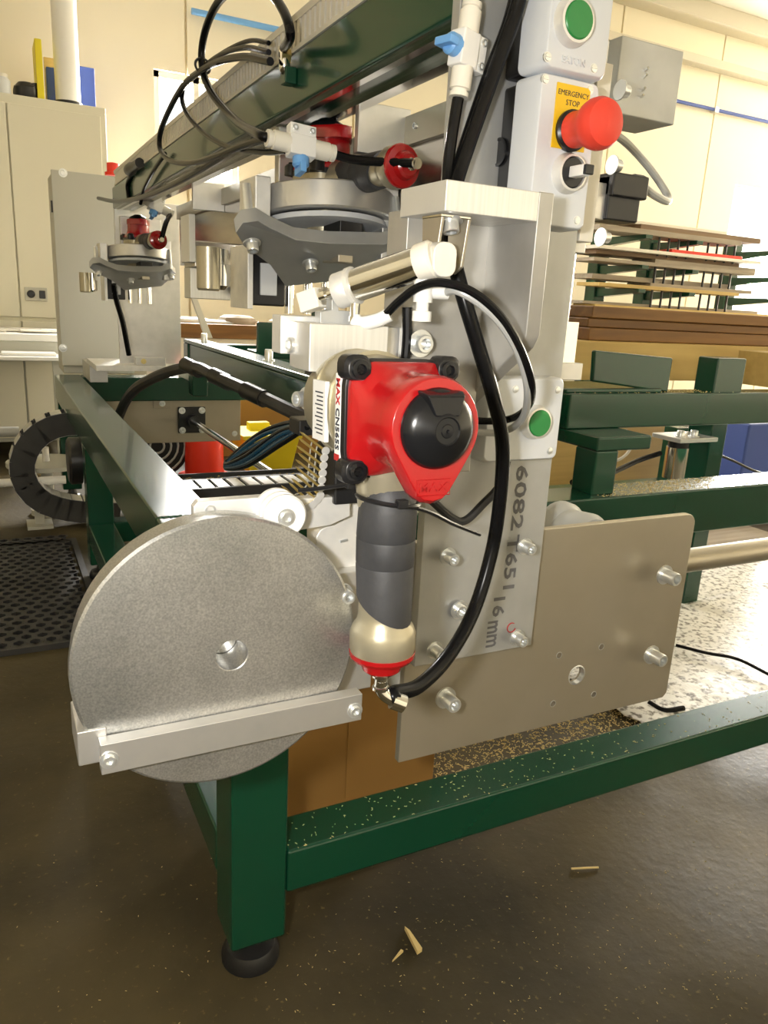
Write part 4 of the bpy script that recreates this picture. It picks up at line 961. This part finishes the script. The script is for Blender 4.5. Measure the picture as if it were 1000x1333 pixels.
# upright pneumatic cylinder and post under the table
pc = thing('upright_cylinder', 'upright silver cylinder with plate below the green table beam', 'cylinder', at(875,625,y=1.45))
p0, p1 = at(875,632,y=1.45), at(878,582,y=1.45)
MB().cyl((p0.x,1.45,UZ1-.09),(p0.x,1.45,p1.z),.030,n=24).build('barrel','chrome',pc)
MB().cyl((p0.x,1.45,p1.z),(p0.x,1.45,p1.z+.02),.027,n=24).build('seal','black',pc)
MB().box(p0.x-.05,p0.x+.09,1.40,1.50,p1.z+.02,p1.z+.032).build('top_plate','alu',pc,.002)
for dx in (-.02,.03): bolt((p0.x+dx,1.43,p1.z+.032), .010, .016, pc, (0,0,1))
beam(MB().box(at(908,600,y=1.45).x, at(928,600,y=1.45).x, 1.42, 1.50, 0.0, TZ-.072), 'post', tb)
one('blue_crate', MB().box(at(972,580,y=2.0).x, at(972,580,y=2.0).x+.30, 2.0, 2.3, 0.0, at(980,552,y=2.0).z), 'blue', 'dark blue crate standing under the green table', 'crate', bev=.01)
hose('power_cable', [at(750,600,y=1.6), at(775,590,y=1.55), at(800,600,y=1.5), at(820,585,y=1.5), at(815,560,y=1.5)], .004, 'cream cable looping under the green table', 'cable', 'white_warm')
hose('power_cable', [at(745,628,y=1.35), at(790,618,y=1.4), at(830,600,y=1.45), at(860,590,y=1.45)], .007, 'black cable running to the upright silver cylinder', 'cable')
hose('power_cable', [at(930,590,y=1.6), at(955,600,y=1.6), at(980,612,y=1.6), at(1010,622,y=1.6)], .004, 'thin black cable below the table beside the blue crate', 'cable')
cl = thing('clutter_board', 'brown offcut board lying under the green table', 'board', (1.7,1.9,.0))
MB().box(1.1,2.6,1.75,2.1,0.0,.03).build('board_face','wood_grey',cl,.003)
one('timber_pile', MB().box(1.15,2.8,2.55,2.8,0.0,.33), 'wood_pale', 'pale timber baulk stacked behind the green table', 'timber', bev=.005)
# things on the floor behind the frame
rb_ = thing('red_stand', 'bright red round stand on the floor under the lead screw', 'stand', (.80,3.30,0))
MB().lathe((.80,3.30,0),(0,0,1),[(.115,0),(.115,.02),(.085,.03),(.082,.17),(.078,.20)],28).build('drum','red_bucket',rb_)
yb = thing('yellow_box', 'yellow plastic box standing on the floor behind the lead screw', 'box', (1.13,3.42,0))
MB().loft([[(1.02,3.34,0),(1.22,3.34,0),(1.22,3.54,0),(1.02,3.54,0)],[(.985,3.31,.17),(1.25,3.31,.17),(1.25,3.57,.17),(.985,3.57,.17)]]).build('tub','yellow_box',yb,.004)
MB().box(.975,1.26,3.30,3.58,.165,.185).build('lid','yellow_box',yb,.004)
MB().box(1.05,1.15,3.45,3.50,.10,.22).build('handle','yellow_box',yb,.003)
one('brown_carton', MB().box(1.0,1.7,3.75,4.1,0,.32), 'cardboard', 'open brown carton behind the yellow box', 'carton', bev=.003)
fan = thing('extractor_fan', 'dark round fan housing left of the red stand', 'fan', (.60,3.30,0))
MB().cyl((.60,3.32,.15),(.60,3.42,.15),.14,n=28).build('housing','black',fan)
for i in range(4): MB().tube([(.60+.03*(i+1)*math.cos(t),3.315,.15+.03*(i+1)*math.sin(t)) for t in [2*math.pi*k/20 for k in range(21)]],.005,6,sub=1).build('guard_ring','hose_grey',fan)
MB().box(.52,.68,3.33,3.42,0,.03).build('foot','black',fan)
mo = thing('motor', 'black electric motor bolted to the left of the green frame', 'motor', (LX0, 2.32, at(105,602,y=2.15).z-.03))
mp_ = at(105,602,y=2.15)
MB().lathe((LX0+.004,2.32,mp_.z-.03),(-1,0,0),[(.068,0),(.068,.030),(.060,.036),(.03,.038)],28).build('motor_body','black',mo)
st_ = thing('stool_base', 'round grey turntable base on a low white bar behind the cable chain', 'turntable', (.12,2.9,.0))
sp_ = at(60,600,y=2.9)
MB().lathe((sp_.x,2.9,0),(0,0,1),[(.06,0),(.06,.02),(.02,.03),(.02,sp_.z-.02),(.13,sp_.z-.015),(.13,sp_.z),(.0,sp_.z)],32).build('turntable','cabinet_grey',st_)
MB().cyl((sp_.x,2.9,sp_.z),(sp_.x,2.9,sp_.z+.05),.012,n=12).build('spindle','alu_bright',st_)
pz = at(50,628,y=2.75)
one('white_bar', MB().cyl((-.8,2.75,pz.z),(.19,2.75,pz.z+.005),.014,n=14), 'white', 'horizontal white tube behind the cable chain', 'tube')
for xx in (-.7,.1): one('bar_stand', MB().box(xx-.015,xx+.015,2.735,2.765,0,pz.z-.012).box(xx-.04,xx+.04,2.70,2.80,0,.01), 'cabinet_grey', 'small upright stand holding the horizontal white tube, %s' % ('behind the cable chain' if xx > 0 else 'at its free end'), 'stand')
one('grey_handle', MB().cyl((-.6,3.3,at(5,560,y=3.3).z),(at(25,560,y=3.3).x,3.3,at(25,562,y=3.3).z),.020,n=14).box(-.6,-.57,3.28,3.32,0,at(5,560,y=3.3).z), 'hose_grey', 'dark grey bar pointing in behind the cable chain', 'bar')

# ---------------------------------------------------------------- cardboard box under the carriage plate
cbx = thing('cardboard_box', 'plain brown cardboard box on the floor behind the low green beam', 'cardboard box', (.50,1.05,0))
cz_ = .42
MB().box(.318,.600,.93,1.02,0,cz_).build('carton','cardboard',cbx,.002)
MB().box(.322,.596,.934,1.016,cz_,cz_+.004).build('flap','cardboard',cbx,.001)
MB().box(.440,.478,.9285,.9295,.05,cz_).build('tape','cardboard',cbx)

# ---------------------------------------------------------------- rubber ring mat
b = MB(); pitch = .034; rows = int(.84/(pitch*.866)); cols = int(.95/pitch)
for r_ in range(rows):
    for c_ in range(cols):
        cx = -.745 + pitch*(c_ + .5*(r_ % 2)); cy = 1.765 + pitch*.866*r_
        o_ = [Vector((cx+pitch*.577*math.sin(math.pi/3*k), cy+pitch*.577*math.cos(math.pi/3*k), .014)) for k in range(6)]
        i_ = [Vector((cx+pitch*.36*math.sin(math.pi/3*k), cy+pitch*.36*math.cos(math.pi/3*k), .014)) for k in range(6)]
        vo = [b.bm.verts.new(p) for p in o_]; vi = [b.bm.verts.new(p) for p in i_]; vd = [b.bm.verts.new(Vector((p.x,p.y,.001))) for p in i_]
        for k in range(6):
            k2 = (k+1) % 6
            b.bm.faces.new((vo[k],vo[k2],vi[k2],vi[k])); b.bm.faces.new((vi[k],vi[k2],vd[k2],vd[k]))
mt_ = thing('rubber_mat', 'black rubber ring mat on the floor left of the green frame', 'mat', (-.3,2.3,0))
hm_ = b.build('ring_lattice', 'rubber', mt_); hm_['kind'] = 'stuff'
MB().box(-.80,.195,1.735,1.752,.0,.014).box(.178,.195,1.752,2.53,.0,.014).box(-.80,-.76,1.752,2.53,0,.014).box(-.76,.178,2.50,2.53,0,.014).build('mat_border','rubber',mt_)

# ---------------------------------------------------------------- dusty sheets on the floor to the right
def sheet(x0, x1, y0, y1, label, sd):
    R_ = random.Random(sd); nx, ny = 26, 18; b = MB(); g = []
    for j in range(ny+1):
        row = []
        for i in range(nx+1):
            u, v = i/nx, j/ny
            z = .006 + .010*abs(math.sin(5*u+sd)*math.cos(4*v+sd*2)) + R_.uniform(0,.004)
            row.append(b.bm.verts.new((x0+(x1-x0)*u+R_.uniform(-.01,.01), y0+(y1-y0)*v+R_.uniform(-.01,.01)+.05*math.sin(3*u+sd), z)))
        g.append(row)
    for j in range(ny):
        for i in range(nx): b.bm.faces.new((g[j][i],g[j][i+1],g[j+1][i+1],g[j+1][i]))
    o = one('dusty_sheet', b, 'dusty_sheet', label, 'sheet')
    md = o.modifiers.new('thick','SOLIDIFY'); md.thickness = .003
sheet(1.10, 2.6, .84, 1.40, 'crumpled grey speckled sheet on the floor behind the low green beam', 1.0)
sheet(1.15, 2.9, 1.44, 1.74, 'second crumpled sheet on the floor under the guide shaft', 2.3)
hose('floor_strap', [at(880,840,z=.03), at(920,850,z=.03), at(960,858,z=.03), at(1005,880,z=.03)], .004, 'black strap lying on the crumpled sheet', 'strap')
hose('floor_strap', [at(845,915,z=.02), at(865,925,z=.02), at(890,922,z=.02)], .006, 'black strap end beside the low green beam', 'strap')

# ---------------------------------------------------------------- sawdust and splinters
def chips(name, n, fn, size, label, parent=None):
    b = MB()
    for i in range(n):
        p = Vector(fn()); a = random.uniform(0, 6.28); l_ = size*random.uniform(.5,1.8); w_ = size*random.uniform(.2,.5)
        dx, dy = Vector((math.cos(a),math.sin(a),0))*l_/2, Vector((-math.sin(a),math.cos(a),0))*w_/2
        t0 = p + Vector((0,0,size*.25+random.uniform(0,size*.3)))
        v = [b.bm.verts.new(q) for q in (p-dx-dy, p+dx-dy, p+dx+dy, p-dx+dy, t0)]
        b.bm.faces.new(v[:4][::-1])
        for k in range(4): b.bm.faces.new((v[k], v[(k+1) % 4], v[4]))
    o = b.build(name, 'shaving'); o['kind'] = 'stuff'; return tag(o, label, 'sawdust')
U = random.uniform
def gauss_beam():
    while True:
        x_ = .27+abs(random.gauss(.25,.45))
        if x_ < 2.3: return (x_, U(FY0+.003,FY1-.008), .166)
chips('sawdust', 240, gauss_beam, .0022, 'wood shavings scattered on the low green beam')
chips('sawdust', 2600, lambda: (U(1.0,2.2), U(UY0+.004,UY0+.088), UZ1), .0030, 'sawdust lying thick on the upper front green beam')
chips('sawdust', 5500, lambda: (U(.60,1.35), U(.86,1.15), 0.0), .0042, 'yellow sawdust on the floor under the guide shaft')
chips('sawdust', 1500, lambda: (random.gauss(.45,.38), random.gauss(.40,.24), 0.0), .0018, 'fine wood chips sprinkled over the dark concrete floor')
chips('sawdust', 400, lambda: (U(.32,.95), U(1.67,1.85), c0_.z-.020), .006, 'wood chips in the black tray inside the frame')
chips('sawdust', 220, lambda: (U(1.0,1.5), U(1.155,1.21), TZ), .003, 'wood chips on the green table beam')
sp1 = at(538,1228,z=0)
one('wood_splinter', MB().prism([(sp1.x-.004,sp1.y-.018,0),(sp1.x+.004,sp1.y-.016,0),(sp1.x+.003,sp1.y+.016,0),(sp1.x,sp1.y+.024,0)], (0,0,.006)), 'shaving', 'single pale wood splinter on the dark floor', 'splinter')
sp2 = at(518,1246,z=0)
one('wood_splinter', MB().prism([(sp2.x-.010,sp2.y-.004,0),(sp2.x+.010,sp2.y+.004,0),(sp2.x+.008,sp2.y+.007,0)], (0,0,.003)), 'shaving', 'small wood chip beside the pale splinter on the floor', 'splinter')
sp3 = at(762,1132,z=0)
one('pale_stick', MB().tube([(sp3.x-.02,sp3.y+.008,.002),(sp3.x,sp3.y,.003),(sp3.x+.02,sp3.y-.006,.002)], .0015, 6), 'shaving', 'thin pale stick lying on the open floor', 'stick')
